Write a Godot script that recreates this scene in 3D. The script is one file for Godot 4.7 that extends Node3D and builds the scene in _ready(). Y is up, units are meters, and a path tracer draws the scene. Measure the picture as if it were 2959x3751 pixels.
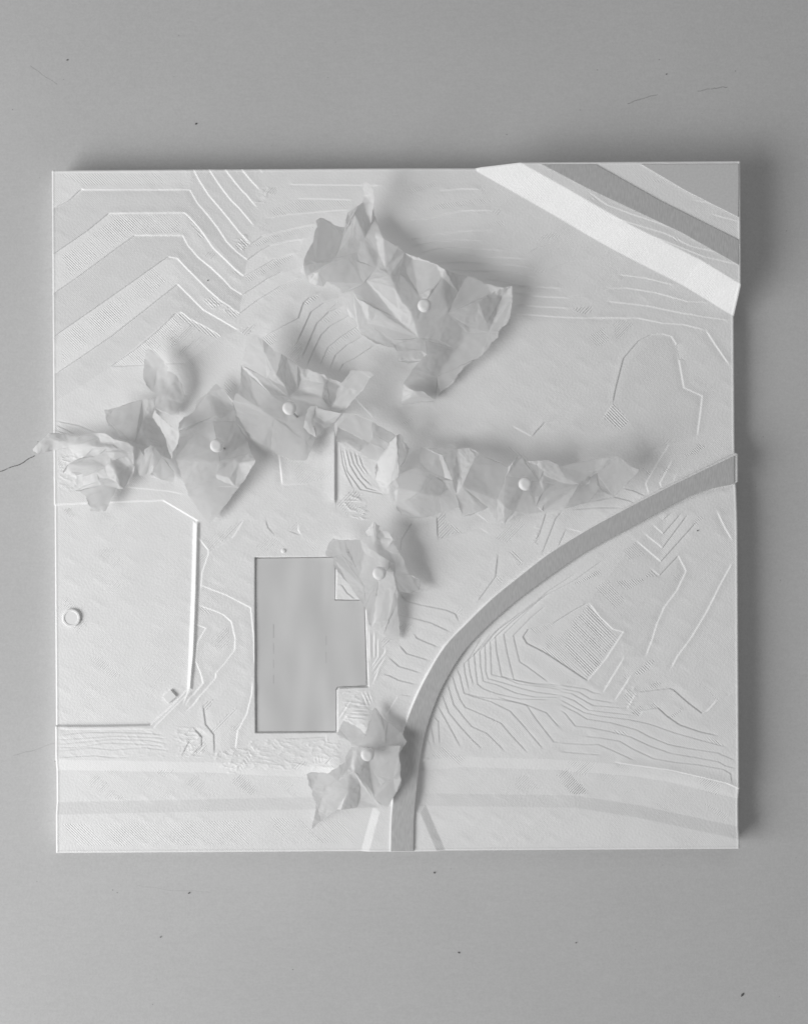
extends Node3D
# A white 3D-printed site model on a grey table, seen from above, with crumpled tracing paper pinned on it.
# Everything is measured in millimetres on the model's own plate (origin at its middle) and scaled by MM.

const MM := 0.001
const TURN := 0.0062          # the plate lies slightly askew
const MIDDLE := Vector3(-2.424, 0, -0.693)       # where the middle of the plate lies on the table, in mm
const TOP := 6.0              # thickness of the print, mm
const HALF := 100.0
const N := 1080                # cells along each side of the printed surface
const TEX := 2048

var high := PackedFloat32Array()   # heights of the printed surface, mm
var dist := PackedFloat32Array()
var lean := PackedFloat32Array()
var fade := PackedFloat32Array()
var facing := PackedFloat32Array()
var white := PackedFloat32Array()   # how white the skin of the print is
var relief := PackedByteArray()    # fine print texture
var rumple := 0.045             # height of the finest crumples in the paper, mm
var names := {}


# ---------------------------------------------------------------- naming
func numbered(called: String) -> String:
	var n: int = names.get(called, -1) + 1
	names[called] = n
	return called if n == 0 else "%s_%03d" % [called, n]


func tag(o: Node, label: String, category: String, group := "") -> void:
	o.set_meta("label", label)
	o.set_meta("category", category)
	if group:
		o.set_meta("group", group)


func on_plate(p: Vector3) -> Vector3:
	var q := p.rotated(Vector3.UP, TURN)
	return (q + MIDDLE) * MM


func thing(called: String, at: Vector3) -> Node3D:
	var o := Node3D.new()
	o.name = numbered(called)
	o.position = on_plate(at)
	o.rotation.y = TURN
	add_child(o, true)
	return o


func mesh_node(called: String, m: Mesh, mat: Material, parent: Node) -> MeshInstance3D:
	var o := MeshInstance3D.new()
	o.name = called
	o.mesh = m
	o.material_override = mat
	parent.add_child(o, true)
	return o


# ---------------------------------------------------------------- the printed surface
func pts(a: Array) -> PackedVector2Array:
	var r := PackedVector2Array()
	for i in range(0, a.size(), 2):
		r.append(Vector2(a[i], a[i + 1]))
	return r


func to_cell(v: float) -> float:
	return (v + HALF) / (2.0 * HALF) * N


## Cells within reach of a polyline get their distance from it, the side they lie on and a fade towards its ends.
func near(line: PackedVector2Array, reach: float) -> PackedInt32Array:
	var touched := PackedInt32Array()
	var cell := 2.0 * HALF / N
	var total := 0.0
	for i in line.size() - 1:
		total += line[i].distance_to(line[i + 1])
	var gone := 0.0
	for i in line.size() - 1:
		var whole := line[i].distance_to(line[i + 1])
		if whole < 1e-4:
			continue
		var pieces := maxi(1, ceili(whole / 3.5))
		for k in pieces:
			var a := line[i].lerp(line[i + 1], float(k) / pieces)
			var b := line[i].lerp(line[i + 1], float(k + 1) / pieces)
			var d := (b - a).normalized()
			var dx := d.x
			var dy := d.y
			var len := a.distance_to(b)
			var x0 := clampi(ceili(to_cell(minf(a.x, b.x) - reach)), 0, N)
			var x1 := clampi(floori(to_cell(maxf(a.x, b.x) + reach)), 0, N)
			var y0 := clampi(ceili(to_cell(minf(a.y, b.y) - reach)), 0, N)
			var y1 := clampi(floori(to_cell(maxf(a.y, b.y) + reach)), 0, N)
			var ax := a.x
			var ay := a.y
			for y in range(y0, y1 + 1):
				var py := y * cell - HALF - ay
				var row := y * (N + 1)
				for x in range(x0, x1 + 1):
					var px := x * cell - HALF - ax
					var along := px * dx + py * dy
					var cross := dx * py - dy * px
					var over := along if along < 0.0 else (along - len if along > len else 0.0)
					var far := absf(cross) if over == 0.0 else sqrt(cross * cross + over * over)
					if far > reach:
						continue
					var at := row + x
					var old := dist[at]
					if far > old + 1e-4 or (far > old - 1e-4 and absf(cross) < absf(lean[at])):
						continue
					if old > 1e5:
						touched.append(at)
					dist[at] = far
					lean[at] = cross
					facing[at] = 0.82 * dy + 0.57 * dx
					var s := gone + clampf(along, 0.0, len)
					fade[at] = minf(s, total - s)
			gone += len
	return touched


func forget(touched: PackedInt32Array) -> void:
	for at in touched:
		dist[at] = 1e6


## A step between two print layers: the ground drops by h millimetres towards the given side of the line.
## Where the outer track was laid without touching its neighbour a fine gap stays open beside the step.
func contour(side: int, h: float, reach: float, gap: float, a: Array) -> void:
	var touched := near(pts(a), reach)
	for at in touched:
		var d := dist[at]
		var s := side * signf(lean[at])
		var k := 1.0 - d / reach
		var ends := clampf(0.1 + fade[at] / 1.6, 0.0, 1.0)
		high[at] -= s * h * 0.5 * minf(d / 0.13, 1.0) * k * sqrt(k) * ends
		if d < 0.3 and gap > 0.0:
			var g := 1.0 - d / 0.3
			high[at] -= gap * g * g * ends * (1.0 - smoothstep(-0.05, 0.4, facing[at] * side))
	forget(touched)


## Raises (or sinks) the inside of a polygon by dz over a slope of the given width along its edge, or brings it to a
## level; along the second line the slope is wider.
func raise(a: Array, dz: float, soft: float, level := NAN, wide: Array = [], wide_soft := 1.0) -> void:
	var poly := pts(a)
	var ring := poly.duplicate()
	ring.append(poly[0])
	var touched := near(ring, soft)
	var cell := 2.0 * HALF / N
	var inside := PackedInt32Array()
	var share := PackedFloat32Array()
	for y in N + 1:
		var py := y * cell - HALF + 1e-5
		var cuts := PackedFloat32Array()
		for i in poly.size():
			var p := ring[i]
			var q := ring[i + 1]
			if (p.y > py) != (q.y > py):
				cuts.append(p.x + (py - p.y) / (q.y - p.y) * (q.x - p.x))
		cuts.sort()
		for c in range(0, cuts.size() - 1, 2):
			for x in range(clampi(ceili(to_cell(cuts[c])), 0, N + 1), clampi(floori(to_cell(cuts[c + 1])) + 1, 0, N + 1)):
				var at := y * (N + 1) + x
				inside.append(at)
				share.append(minf(dist[at] / soft, 1.0))
	forget(touched)
	if wide:
		touched = near(pts(wide), wide_soft)
		for i in inside.size():
			share[i] = minf(share[i], dist[inside[i]] / wide_soft)
		forget(touched)
	for i in inside.size():
		var at := inside[i]
		if is_nan(level):
			high[at] += dz * share[i]
		else:
			high[at] = lerpf(high[at], level, share[i])


## Sets the whiteness of the skin inside an outline, for greyer or whiter bands.
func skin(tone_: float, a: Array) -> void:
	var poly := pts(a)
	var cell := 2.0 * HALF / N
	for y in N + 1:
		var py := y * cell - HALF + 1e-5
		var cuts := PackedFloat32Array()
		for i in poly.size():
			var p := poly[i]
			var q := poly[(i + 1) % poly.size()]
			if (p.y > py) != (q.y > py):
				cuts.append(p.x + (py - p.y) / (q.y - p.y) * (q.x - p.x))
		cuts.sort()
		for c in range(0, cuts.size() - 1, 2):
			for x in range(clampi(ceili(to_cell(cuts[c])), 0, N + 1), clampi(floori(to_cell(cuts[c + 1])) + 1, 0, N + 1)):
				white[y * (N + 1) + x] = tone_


## Ground where the print came out ragged: strings, blobs and broken tracks.
func ragged(amount: float, a: Array) -> void:
	var poly := pts(a)
	var cell := 2.0 * HALF / N
	var n := FastNoiseLite.new()
	n.seed = 60 + int(absf(poly[0].x) * 10.0)
	n.noise_type = FastNoiseLite.TYPE_SIMPLEX
	n.fractal_type = FastNoiseLite.FRACTAL_RIDGED
	n.fractal_octaves = 3
	n.frequency = 0.16
	for y in N + 1:
		var py := y * cell - HALF + 1e-5
		var cuts := PackedFloat32Array()
		for i in poly.size():
			var p := poly[i]
			var q := poly[(i + 1) % poly.size()]
			if (p.y > py) != (q.y > py):
				cuts.append(p.x + (py - p.y) / (q.y - p.y) * (q.x - p.x))
		cuts.sort()
		for c in range(0, cuts.size() - 1, 2):
			for x in range(clampi(ceili(to_cell(cuts[c])), 0, N + 1), clampi(floori(to_cell(cuts[c + 1])) + 1, 0, N + 1)):
				var px := x * cell - HALF
				var soft := clampf(minf(px - cuts[c], cuts[c + 1] - px) / 1.5, 0.0, 1.0)
				var v := n.get_noise_2d(px - py * 0.3, py * 2.2)
				high[y * (N + 1) + x] += amount * soft * (v if v > 0.0 else v * 0.35)


## A patch where the nozzle's tracks show: grooves 0.45 mm apart. 0 runs down to the right, 1 up to the right.
func hatch(way: int, strength: float, a: Array) -> void:
	var poly := pts(a)
	var k := TEX / (2.0 * HALF)
	for i in poly.size():
		poly[i] = (poly[i] + Vector2(HALF, HALF)) * k
	var lo := INF
	var hi := -INF
	for p in poly:
		lo = minf(lo, p.y)
		hi = maxf(hi, p.y)
	var pitch := TAU / ((0.56 if strength < 1.15 else 0.68) * k * 1.41421)
	var wob := FastNoiseLite.new()
	wob.seed = int(lo * 7.0) + int(hi)
	wob.frequency = 0.012
	for y in range(clampi(ceili(lo), 0, TEX - 1), clampi(floori(hi) + 1, 0, TEX)):
		var cuts := PackedFloat32Array()
		for i in poly.size():
			var p := poly[i]
			var q := poly[(i + 1) % poly.size()]
			if (p.y > y) != (q.y > y):
				cuts.append(p.x + (y - p.y) / (q.y - p.y) * (q.x - p.x))
		cuts.sort()
		for c in range(0, cuts.size() - 1, 2):
			var from := cuts[c] + wob.get_noise_1d(y * 9.0) * 9.0
			var to := cuts[c + 1] + wob.get_noise_1d(y * 9.0 + 500.0) * 9.0
			for x in range(clampi(ceili(from), 0, TEX), clampi(floori(to) + 1, 0, TEX)):
				var line := floorf(((x - y) if way == 0 else (x + y)) * pitch / TAU)
				var w := clampf(0.75 + 0.9 * wob.get_noise_2d(x * 0.6, y * 0.6) + 0.5 * wob.get_noise_1d(line * 37.0), 0.0, 1.3)
				var s := sin(((x - y) if way == 0 else (x + y)) * pitch)
				var at := y * TEX + x
				relief[at] = clampi(int(relief[at] + (14.0 + strength * 24.0) * w * (s if s > 0.0 else s * 1.5)), 0, 255)


func base_texture() -> void:
	var fine := FastNoiseLite.new()
	fine.seed = 3
	fine.noise_type = FastNoiseLite.TYPE_SIMPLEX_SMOOTH
	fine.frequency = 0.11
	fine.fractal_octaves = 2
	var wide := FastNoiseLite.new()
	wide.seed = 8
	wide.frequency = 0.0045
	wide.fractal_octaves = 3
	var grain := fine.get_image(TEX, TEX).get_data()
	var zone := wide.get_image(TEX, TEX).get_data()
	relief.resize(TEX * TEX)
	var k := TEX / (2.0 * HALF)
	var pitch := TAU / (0.47 * k * 1.41421)
	var wave := PackedFloat32Array()
	wave.resize(4 * TEX)
	for i in 4 * TEX:
		wave[i] = sin(i * pitch)
	for y in TEX:
		var row := y * TEX
		for x in TEX:
			var p := x + y
			var q := x - y + TEX
			var strip := ((p / 122) + (q / 187)) & 1
			var v: float = zone[row + x] / 255.0 - 0.42
			var s := 0.0
			if v > 0.0:
				s = minf(v * 100.0, 13.0) * wave[p if strip else q]
			relief[row + x] = int(128.0 + (grain[row + x] - 128.0) * 0.14 + s)


func printed_mesh() -> ArrayMesh:
	var cell := 2.0 * HALF / N
	var w := N + 1
	# the infill shows through the skin as faint waves
	var weave := FastNoiseLite.new()
	weave.seed = 12
	weave.frequency = 0.02
	for y in w:
		var py := y * cell
		for x in w:
			var px := x * cell
			var amp := 0.032 + 0.05 * weave.get_noise_2d(px, py)
			var crest := 0.5 + 0.5 * cos((py + 1.0 * sin(px * 0.73 + py * 0.05)) * 0.99)
			high[y * w + x] += amp * crest * crest * crest * crest
	# the outermost tracks stand a little proud, and their outer edge is rounded
	for i in w:
		for k in 8:
			var d := k * cell
			var dz := 0.07 * (1.0 - smoothstep(0.55, 0.85, d)) - 0.2 * maxf(0.0, 1.0 - d / 0.3)
			for at in [i * w + k, i * w + N - k, k * w + i, (N - k) * w + i]:
				high[at] += dz
	var v := PackedVector3Array()
	var n := PackedVector3Array()
	var uv := PackedVector2Array()
	var tint := PackedColorArray()
	var ix := PackedInt32Array()
	v.resize(w * w)
	tint.resize(w * w)
	n.resize(w * w)
	uv.resize(w * w)
	for y in w:
		for x in w:
			var at := y * w + x
			v[at] = Vector3(x * cell - HALF, high[at], y * cell - HALF) * MM
			var xa := at - 1 if x > 0 else at
			var xb := at + 1 if x < N else at
			var ya := at - w if y > 0 else at
			var yb := at + w if y < N else at
			n[at] = Vector3((high[xa] - high[xb]) / (cell * (xb - xa)), 1.0, (high[ya] - high[yb]) / (cell * ((yb - ya) / w))).normalized()
			uv[at] = Vector2(float(x) / N, float(y) / N)
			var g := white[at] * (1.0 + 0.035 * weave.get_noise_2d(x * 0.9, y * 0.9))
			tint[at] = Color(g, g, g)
	ix.resize(N * N * 6)
	var c := 0
	for y in N:
		for x in N:
			var a := y * w + x
			ix[c] = a
			ix[c + 1] = a + 1
			ix[c + 2] = a + w
			ix[c + 3] = a + 1
			ix[c + 4] = a + w + 1
			ix[c + 5] = a + w
			c += 6
	# the four upright sides of the print, with the ridges of its layers
	var sides := [[0, 1, Vector3(0, 0, -1)], [w - 1, w, Vector3(1, 0, 0)], [w * w - 1, -1, Vector3(0, 0, 1)], [w * (w - 1), -w, Vector3(-1, 0, 0)]]
	for s in sides:
		var first := v.size()
		for i in w:
			var at: int = s[0] + s[1] * i
			var p := v[at]
			v.append(p)
			v.append(Vector3(p.x, 0.0, p.z))
			n.append(s[2])
			n.append(s[2])
			uv.append(uv[at])
			uv.append(uv[at])
			tint.append(Color(0.8, 0.8, 0.8))
			tint.append(Color(0.8, 0.8, 0.8))
		for i in N:
			var a := first + i * 2
			ix.append_array([a, a + 1, a + 2, a + 2, a + 1, a + 3])
	var arrays := []
	arrays.resize(Mesh.ARRAY_MAX)
	arrays[Mesh.ARRAY_VERTEX] = v
	arrays[Mesh.ARRAY_NORMAL] = n
	arrays[Mesh.ARRAY_TEX_UV] = uv
	arrays[Mesh.ARRAY_COLOR] = tint
	arrays[Mesh.ARRAY_INDEX] = ix
	var m := ArrayMesh.new()
	m.add_surface_from_arrays(Mesh.PRIMITIVE_TRIANGLES, arrays)
	return m


# ---------------------------------------------------------------- card, paper, pins
## A sheet of card cut to an outline: top at height z (mm), thick mm thick, with a narrow worn bevel.
func card_mesh(outline: PackedVector2Array, z: float, thick: float) -> ArrayMesh:
	var st := SurfaceTool.new()
	st.begin(Mesh.PRIMITIVE_TRIANGLES)
	var o := outline
	if Geometry2D.is_polygon_clockwise(o):
		o = o.duplicate()
		o.reverse()
	var inner := Geometry2D.offset_polygon(o, -0.09)[0]
	st.set_smooth_group(-1)
	var tri := Geometry2D.triangulate_polygon(inner)
	for i in range(0, tri.size(), 3):
		var a := inner[tri[i]]
		var b := inner[tri[i + 1]]
		var c := inner[tri[i + 2]]
		if (b - a).cross(c - a) < 0.0:
			var q := b
			b = c
			c = q
		for p in [a, b, c]:
			st.set_uv(Vector2(p.x, p.y) * 0.01)
			st.add_vertex(Vector3(p.x, z, p.y) * MM)
	var rim := inner
	for i in o.size():
		var a := o[i]
		var b := o[(i + 1) % o.size()]
		var ia := nearest(rim, a)
		var ib := nearest(rim, b)
		var q := [Vector3(ia.x, z, ia.y), Vector3(ib.x, z, ib.y), Vector3(a.x, z - 0.09, a.y), Vector3(b.x, z - 0.09, b.y), Vector3(a.x, z - thick, a.y), Vector3(b.x, z - thick, b.y)]
		for t in [0, 2, 1, 1, 2, 3, 2, 4, 3, 3, 4, 5]:
			var p: Vector3 = q[t]
			st.set_uv(Vector2(p.x, p.z) * 0.01)
			st.add_vertex(p * MM)
	st.generate_normals()
	return st.commit()


func nearest(ring: PackedVector2Array, p: Vector2) -> Vector2:
	var best := ring[0]
	for q in ring:
		if q.distance_squared_to(p) < best.distance_squared_to(p):
			best = q
	return best


## One sheet of paper: its outline and the points of its folds (x, height, y in mm on the plate), creased and crumpled.
func paper_sheet(edge: Array, folds: Array, origin: Vector3, seed_: int, v: PackedVector3Array, ix: PackedInt32Array) -> void:
	if folds and folds[0] is Array:
		facet_sheet(edge, folds, origin, seed_, v, ix)
		return
	var p3 := PackedVector3Array()
	var ring := PackedVector2Array()
	var count := edge.size() / 3
	for i in count:
		var a := Vector3(edge[i * 3], edge[i * 3 + 2], edge[i * 3 + 1])
		var j := (i + 1) % count
		var b := Vector3(edge[j * 3], edge[j * 3 + 2], edge[j * 3 + 1])
		var pieces := maxi(1, ceili(Vector2(a.x - b.x, a.z - b.z).length() / 1.6))
		for k in pieces:
			var p := a.lerp(b, float(k) / pieces)
			p3.append(p)
			ring.append(Vector2(p.x, p.z))
	for i in range(0, folds.size(), 3):
		p3.append(Vector3(folds[i], folds[i + 2], folds[i + 1]))
	var flat := PackedVector2Array()
	for p in p3:
		flat.append(Vector2(p.x, p.z))
	var tri := Geometry2D.triangulate_delaunay(flat)
	var tris := PackedInt32Array()
	var long := 0.0
	for i in range(0, tri.size(), 3):
		var mid := (flat[tri[i]] + flat[tri[i + 1]] + flat[tri[i + 2]]) / 3.0
		if not Geometry2D.is_point_in_polygon(mid, ring):
			continue
		var up := (flat[tri[i + 1]] - flat[tri[i]]).cross(flat[tri[i + 2]] - flat[tri[i]]) > 0.0
		tris.append_array([tri[i], tri[i + 1], tri[i + 2]] if up else [tri[i], tri[i + 2], tri[i + 1]])
		long += flat[tri[i]].distance_to(flat[tri[i + 1]])
	long /= maxf(1.0, tris.size() / 3.0)
	crease(p3, tris, long, 1, origin, seed_, v, ix)


## A sheet given by its corner points (x, y, height) and the flat facets between its folds.
func facet_sheet(corners: Array, facets: Array, origin: Vector3, seed_: int, v: PackedVector3Array, ix: PackedInt32Array) -> void:
	var p3 := PackedVector3Array()
	for i in range(0, corners.size(), 3):
		p3.append(Vector3(corners[i], corners[i + 2], corners[i + 1]))
	var tris := PackedInt32Array()
	for f in facets:
		var ring := PackedVector2Array()
		for i in f:
			ring.append(Vector2(p3[i].x, p3[i].z))
		var tri := Geometry2D.triangulate_polygon(ring)
		for i in range(0, tri.size(), 3):
			var a: int = f[tri[i]]
			var b: int = f[tri[i + 1]]
			var c: int = f[tri[i + 2]]
			var up := Vector2(p3[b].x - p3[a].x, p3[b].z - p3[a].z).cross(Vector2(p3[c].x - p3[a].x, p3[c].z - p3[a].z)) > 0.0
			tris.append_array([a, b, c] if up else [a, c, b])
	var long := 0.0
	for i in range(0, tris.size(), 3):
		for k in 3:
			long += p3[tris[i + k]].distance_to(p3[tris[i + (k + 1) % 3]])
	crease(p3, tris, long / maxf(1.0, tris.size()), 6, origin, seed_, v, ix)


func crease(p3: PackedVector3Array, tris: PackedInt32Array, long: float, turns: int, origin: Vector3, seed_: int, v: PackedVector3Array, ix: PackedInt32Array) -> void:
	while long > 0.5:
		var cut := {}
		var next := PackedInt32Array()
		for i in range(0, tris.size(), 3):
			var m := [0, 0, 0]
			for k in 3:
				var a := tris[i + k]
				var b := tris[i + (k + 1) % 3]
				var key := Vector2i(mini(a, b), maxi(a, b))
				if not cut.has(key):
					cut[key] = p3.size()
					p3.append((p3[a] + p3[b]) * 0.5)
				m[k] = cut[key]
			next.append_array([tris[i], m[0], m[2], m[0], tris[i + 1], m[1], m[2], m[1], tris[i + 2], m[0], m[1], m[2]])
		tris = next
		long *= 0.5
	# round the folds a little: each inner point moves towards its neighbours
	var rim := {}
	for i in range(0, tris.size(), 3):
		for k in 3:
			var a := tris[i + k]
			var b := tris[i + (k + 1) % 3]
			var key := Vector2i(mini(a, b), maxi(a, b))
			rim[key] = rim.get(key, 0) + 1
	var free := PackedByteArray()
	free.resize(p3.size())
	free.fill(1)
	for key in rim:
		if rim[key] == 1:
			free[key.x] = 0
			free[key.y] = 0
	for turn in turns:
		var sum := PackedFloat32Array()
		var num := PackedFloat32Array()
		sum.resize(p3.size())
		num.resize(p3.size())
		for key in rim:
			var both: bool = free[key.x] == 0 and free[key.y] == 0 and rim[key] == 2
			if both:
				continue
			sum[key.x] += p3[key.y].y
			sum[key.y] += p3[key.x].y
			num[key.x] += 1.0
			num[key.y] += 1.0
		for i in p3.size():
			if free[i] and num[i] > 0.0:
				p3[i].y = lerpf(p3[i].y, sum[i] / num[i], 0.55)
	var crumple := FastNoiseLite.new()
	crumple.seed = seed_
	crumple.noise_type = FastNoiseLite.TYPE_SIMPLEX
	crumple.fractal_type = FastNoiseLite.FRACTAL_RIDGED
	crumple.fractal_octaves = 2
	crumple.frequency = 0.11
	var tear := FastNoiseLite.new()
	tear.seed = seed_ + 1
	tear.frequency = 0.5
	tear.fractal_octaves = 3
	var first := v.size()
	for p in p3:
		var q := p
		q.y += crumple.get_noise_2d(p.x, p.z) * rumple + tear.get_noise_2d(p.z * 0.3, p.x * 0.3) * 0.03
		q.x += tear.get_noise_2d(p.x, p.z) * 0.22
		q.z += tear.get_noise_2d(p.x + 90.0, p.z) * 0.22
		v.append((q - origin) * MM)
	for i in tris:
		ix.append(first + i)


func paper(called: String, label: String, group: String, origin: Vector3, sheets: Array, mat: Material, seed_: int) -> void:
	var v := PackedVector3Array()
	var ix := PackedInt32Array()
	var base := Vector3(origin.x, TOP, origin.z)
	for s in sheets:
		paper_sheet(s[0], s[1], base, seed_, v, ix)
		seed_ += 5
	var n := PackedVector3Array()
	n.resize(v.size())
	for i in range(0, ix.size(), 3):
		var f := (v[ix[i + 2]] - v[ix[i]]).cross(v[ix[i + 1]] - v[ix[i]])
		for k in 3:
			n[ix[i + k]] += f
	for i in n.size():
		n[i] = n[i].normalized() if n[i].length() > 0.0 else Vector3.UP
		if n[i].y < 0.0:
			n[i] = -n[i]
	var arrays := []
	arrays.resize(Mesh.ARRAY_MAX)
	arrays[Mesh.ARRAY_VERTEX] = v
	arrays[Mesh.ARRAY_NORMAL] = n
	arrays[Mesh.ARRAY_INDEX] = ix
	var m := ArrayMesh.new()
	m.add_surface_from_arrays(Mesh.PRIMITIVE_TRIANGLES, arrays)
	var o := mesh_node(numbered(called), m, mat, self)
	o.position = on_plate(base)
	o.rotation.y = TURN
	tag(o, label, "paper", group)


func lathe(profile: Array, steps: int, sharp := false) -> ArrayMesh:
	var st := SurfaceTool.new()
	st.begin(Mesh.PRIMITIVE_TRIANGLES)
	if sharp:
		st.set_smooth_group(-1)
	for i in profile.size() - 1:
		for k in steps:
			var q := []
			for c in [[i, k], [i, k + 1], [i + 1, k], [i + 1, k + 1]]:
				var p: Vector2 = profile[c[0]]
				var a: float = TAU * (c[1] % steps) / steps
				q.append(Vector3(p.x * cos(a), p.y, p.x * sin(a)) * MM)
			for t in [0, 1, 2, 1, 3, 2]:
				st.add_vertex(q[t])
	if not sharp:
		st.index()
	st.generate_normals()
	return st.commit()


func ball(r: float, dimple: float) -> ArrayMesh:
	var prof := []
	for i in 25:
		var a := PI * i / 24.0
		var x := sin(a) * r
		var y := cos(a) * r * 0.8
		if a < 1.0:
			y -= dimple * pow(cos(a * PI / 2.0), 2.0)
		prof.append(Vector2(x, y))
	return lathe(prof, 36)


func grey(v: float) -> Color:
	return Color(v, v, v).linear_to_srgb()


func plain(v: float, rough: float) -> StandardMaterial3D:
	var m := StandardMaterial3D.new()
	m.albedo_color = grey(v)
	m.roughness = rough
	return m


func noise_tex(freq: float, octaves: int, lo: float, hi: float, size: int, seed_: int, normal := false, bump := 1.0) -> NoiseTexture2D:
	var n := FastNoiseLite.new()
	n.seed = seed_
	n.noise_type = FastNoiseLite.TYPE_SIMPLEX_SMOOTH
	n.frequency = freq
	n.fractal_octaves = octaves
	var t := NoiseTexture2D.new()
	t.width = size
	t.height = size
	t.seamless = true
	t.noise = n
	t.normalize = true
	if normal:
		t.as_normal_map = true
		t.bump_strength = bump
	else:
		var g := Gradient.new()
		g.set_color(0, grey(lo))
		g.set_color(1, grey(hi))
		t.color_ramp = g
	return t


## The table's coat: an even grey with a fine grain drawn out sideways, a few hairline scratches and specks of dirt.
func table_texture() -> ImageTexture:
	var size := 2048
	var a := FastNoiseLite.new()
	a.seed = 21
	a.noise_type = FastNoiseLite.TYPE_VALUE
	a.frequency = 0.45
	a.fractal_octaves = 2
	var fine := a.get_image(size, size, false, false, false)
	a.frequency = 0.35
	a.seed = 22
	var drawn := a.get_image(size / 6, size, false, false, false)
	drawn.resize(size, size, Image.INTERPOLATE_CUBIC)
	a.frequency = 0.004
	a.seed = 23
	a.fractal_octaves = 4
	var wide := a.get_image(size, size, false, false, false)
	var f := fine.get_data()
	var d := drawn.get_data()
	var w := wide.get_data()
	var out := PackedByteArray()
	out.resize(size * size)
	var base := 191.0
	for i in size * size:
		out[i] = int(base + (f[i] - 128) * 0.045 + (d[i] - 128) * 0.016 + (w[i] - 128) * 0.025)
	var img := Image.create_from_data(size, size, false, Image.FORMAT_L8, out)
	# scratches, as offsets in mm from the middle of the table
	var rng := RandomNumberGenerator.new()
	rng.seed = 5
	var lines := [[-121.3, -12.1, -115, -14.4, -110.7, -17, .52], [67, -122.5, 71, -124, 76, -125.3, .9], [88, -126.3, 93, -127.2, 97, -127.6, .9], [-117, 73, -111, 71.5, -104, 69, .94], [-112, -134, -108, -131, -104, -128.5, .94], [-80, 112, -70, 113.5, -58, 114, .95]]
	for l in lines:
		var from := Vector2(l[0], l[1])
		for part in 2:
			var to := Vector2(l[2 + part * 2], l[3 + part * 2])
			for k in 120:
				var p := from.lerp(to, k / 119.0) / 320.0 * size + Vector2(size, size) * 0.5
				p.y += sin(k * 0.07) * 0.6
				if rng.randf() < 0.85:
					var c: float = img.get_pixelv(Vector2i(p)).r * lerpf(l[6], 1.0, rng.randf() * 0.3)
					img.set_pixelv(Vector2i(p), Color(c, c, c))
			from = to
	for k in 160:
		var p := Vector2i(rng.randi_range(2, size - 4), rng.randi_range(2, size - 4))
		var c := rng.randf_range(0.5, 0.7)
		for q in rng.randi_range(1, 4):
			img.set_pixelv(p + Vector2i(q % 2, q / 2), Color(c, c, c))
	return ImageTexture.create_from_image(img)


func crumb(at: Vector3, size: float, long: float, turn: float, label: String, mat: Material) -> void:
	size *= 0.62
	var prof := []
	for i in 7:
		var a := PI * i / 6.0
		prof.append(Vector2(sin(a) * size * (1.0 + 0.25 * sin(i * 4.0 + long)), cos(a) * size * 0.6))
	var o := mesh_node(numbered("dirt_speck"), lathe(prof, 8), mat, self)
	o.position = on_plate(at + Vector3(0, size * 0.5, 0))
	o.rotation.y = turn
	o.scale = Vector3(long, 1, 1)
	tag(o, label, "speck", "dark specks of dirt")


func pin(p: Vector3, lean_: Vector2, label: String, white: Material, steel: Material, foot: float) -> void:
	var o := thing("ball_head_pin", Vector3(p.x + lean_.x, foot, p.z + lean_.y))
	tag(o, label, "pin", "white ball-headed pins holding the tracing paper")
	var head := mesh_node("head", ball(1.92, 0.42), white, o)
	head.position = Vector3(-lean_.x, p.y - foot, -lean_.y) * MM
	var nib := mesh_node("mould_nib", ball(0.2, 0.0), white, head)
	nib.position = Vector3(1.72, 0.3, -0.75) * MM
	var rise := Vector3(-lean_.x, p.y - foot - 1.2, -lean_.y)
	var len := rise.length() + 3.0
	var shaft := mesh_node("shaft", lathe([Vector2(0, len), Vector2(0.3, len), Vector2(0.3, 1.2), Vector2(0.02, 0)], 12), steel, o)
	shaft.basis = Basis(Quaternion(Vector3.UP, rise.normalized()))
	shaft.position = -rise.normalized() * 3.0 * MM


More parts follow.
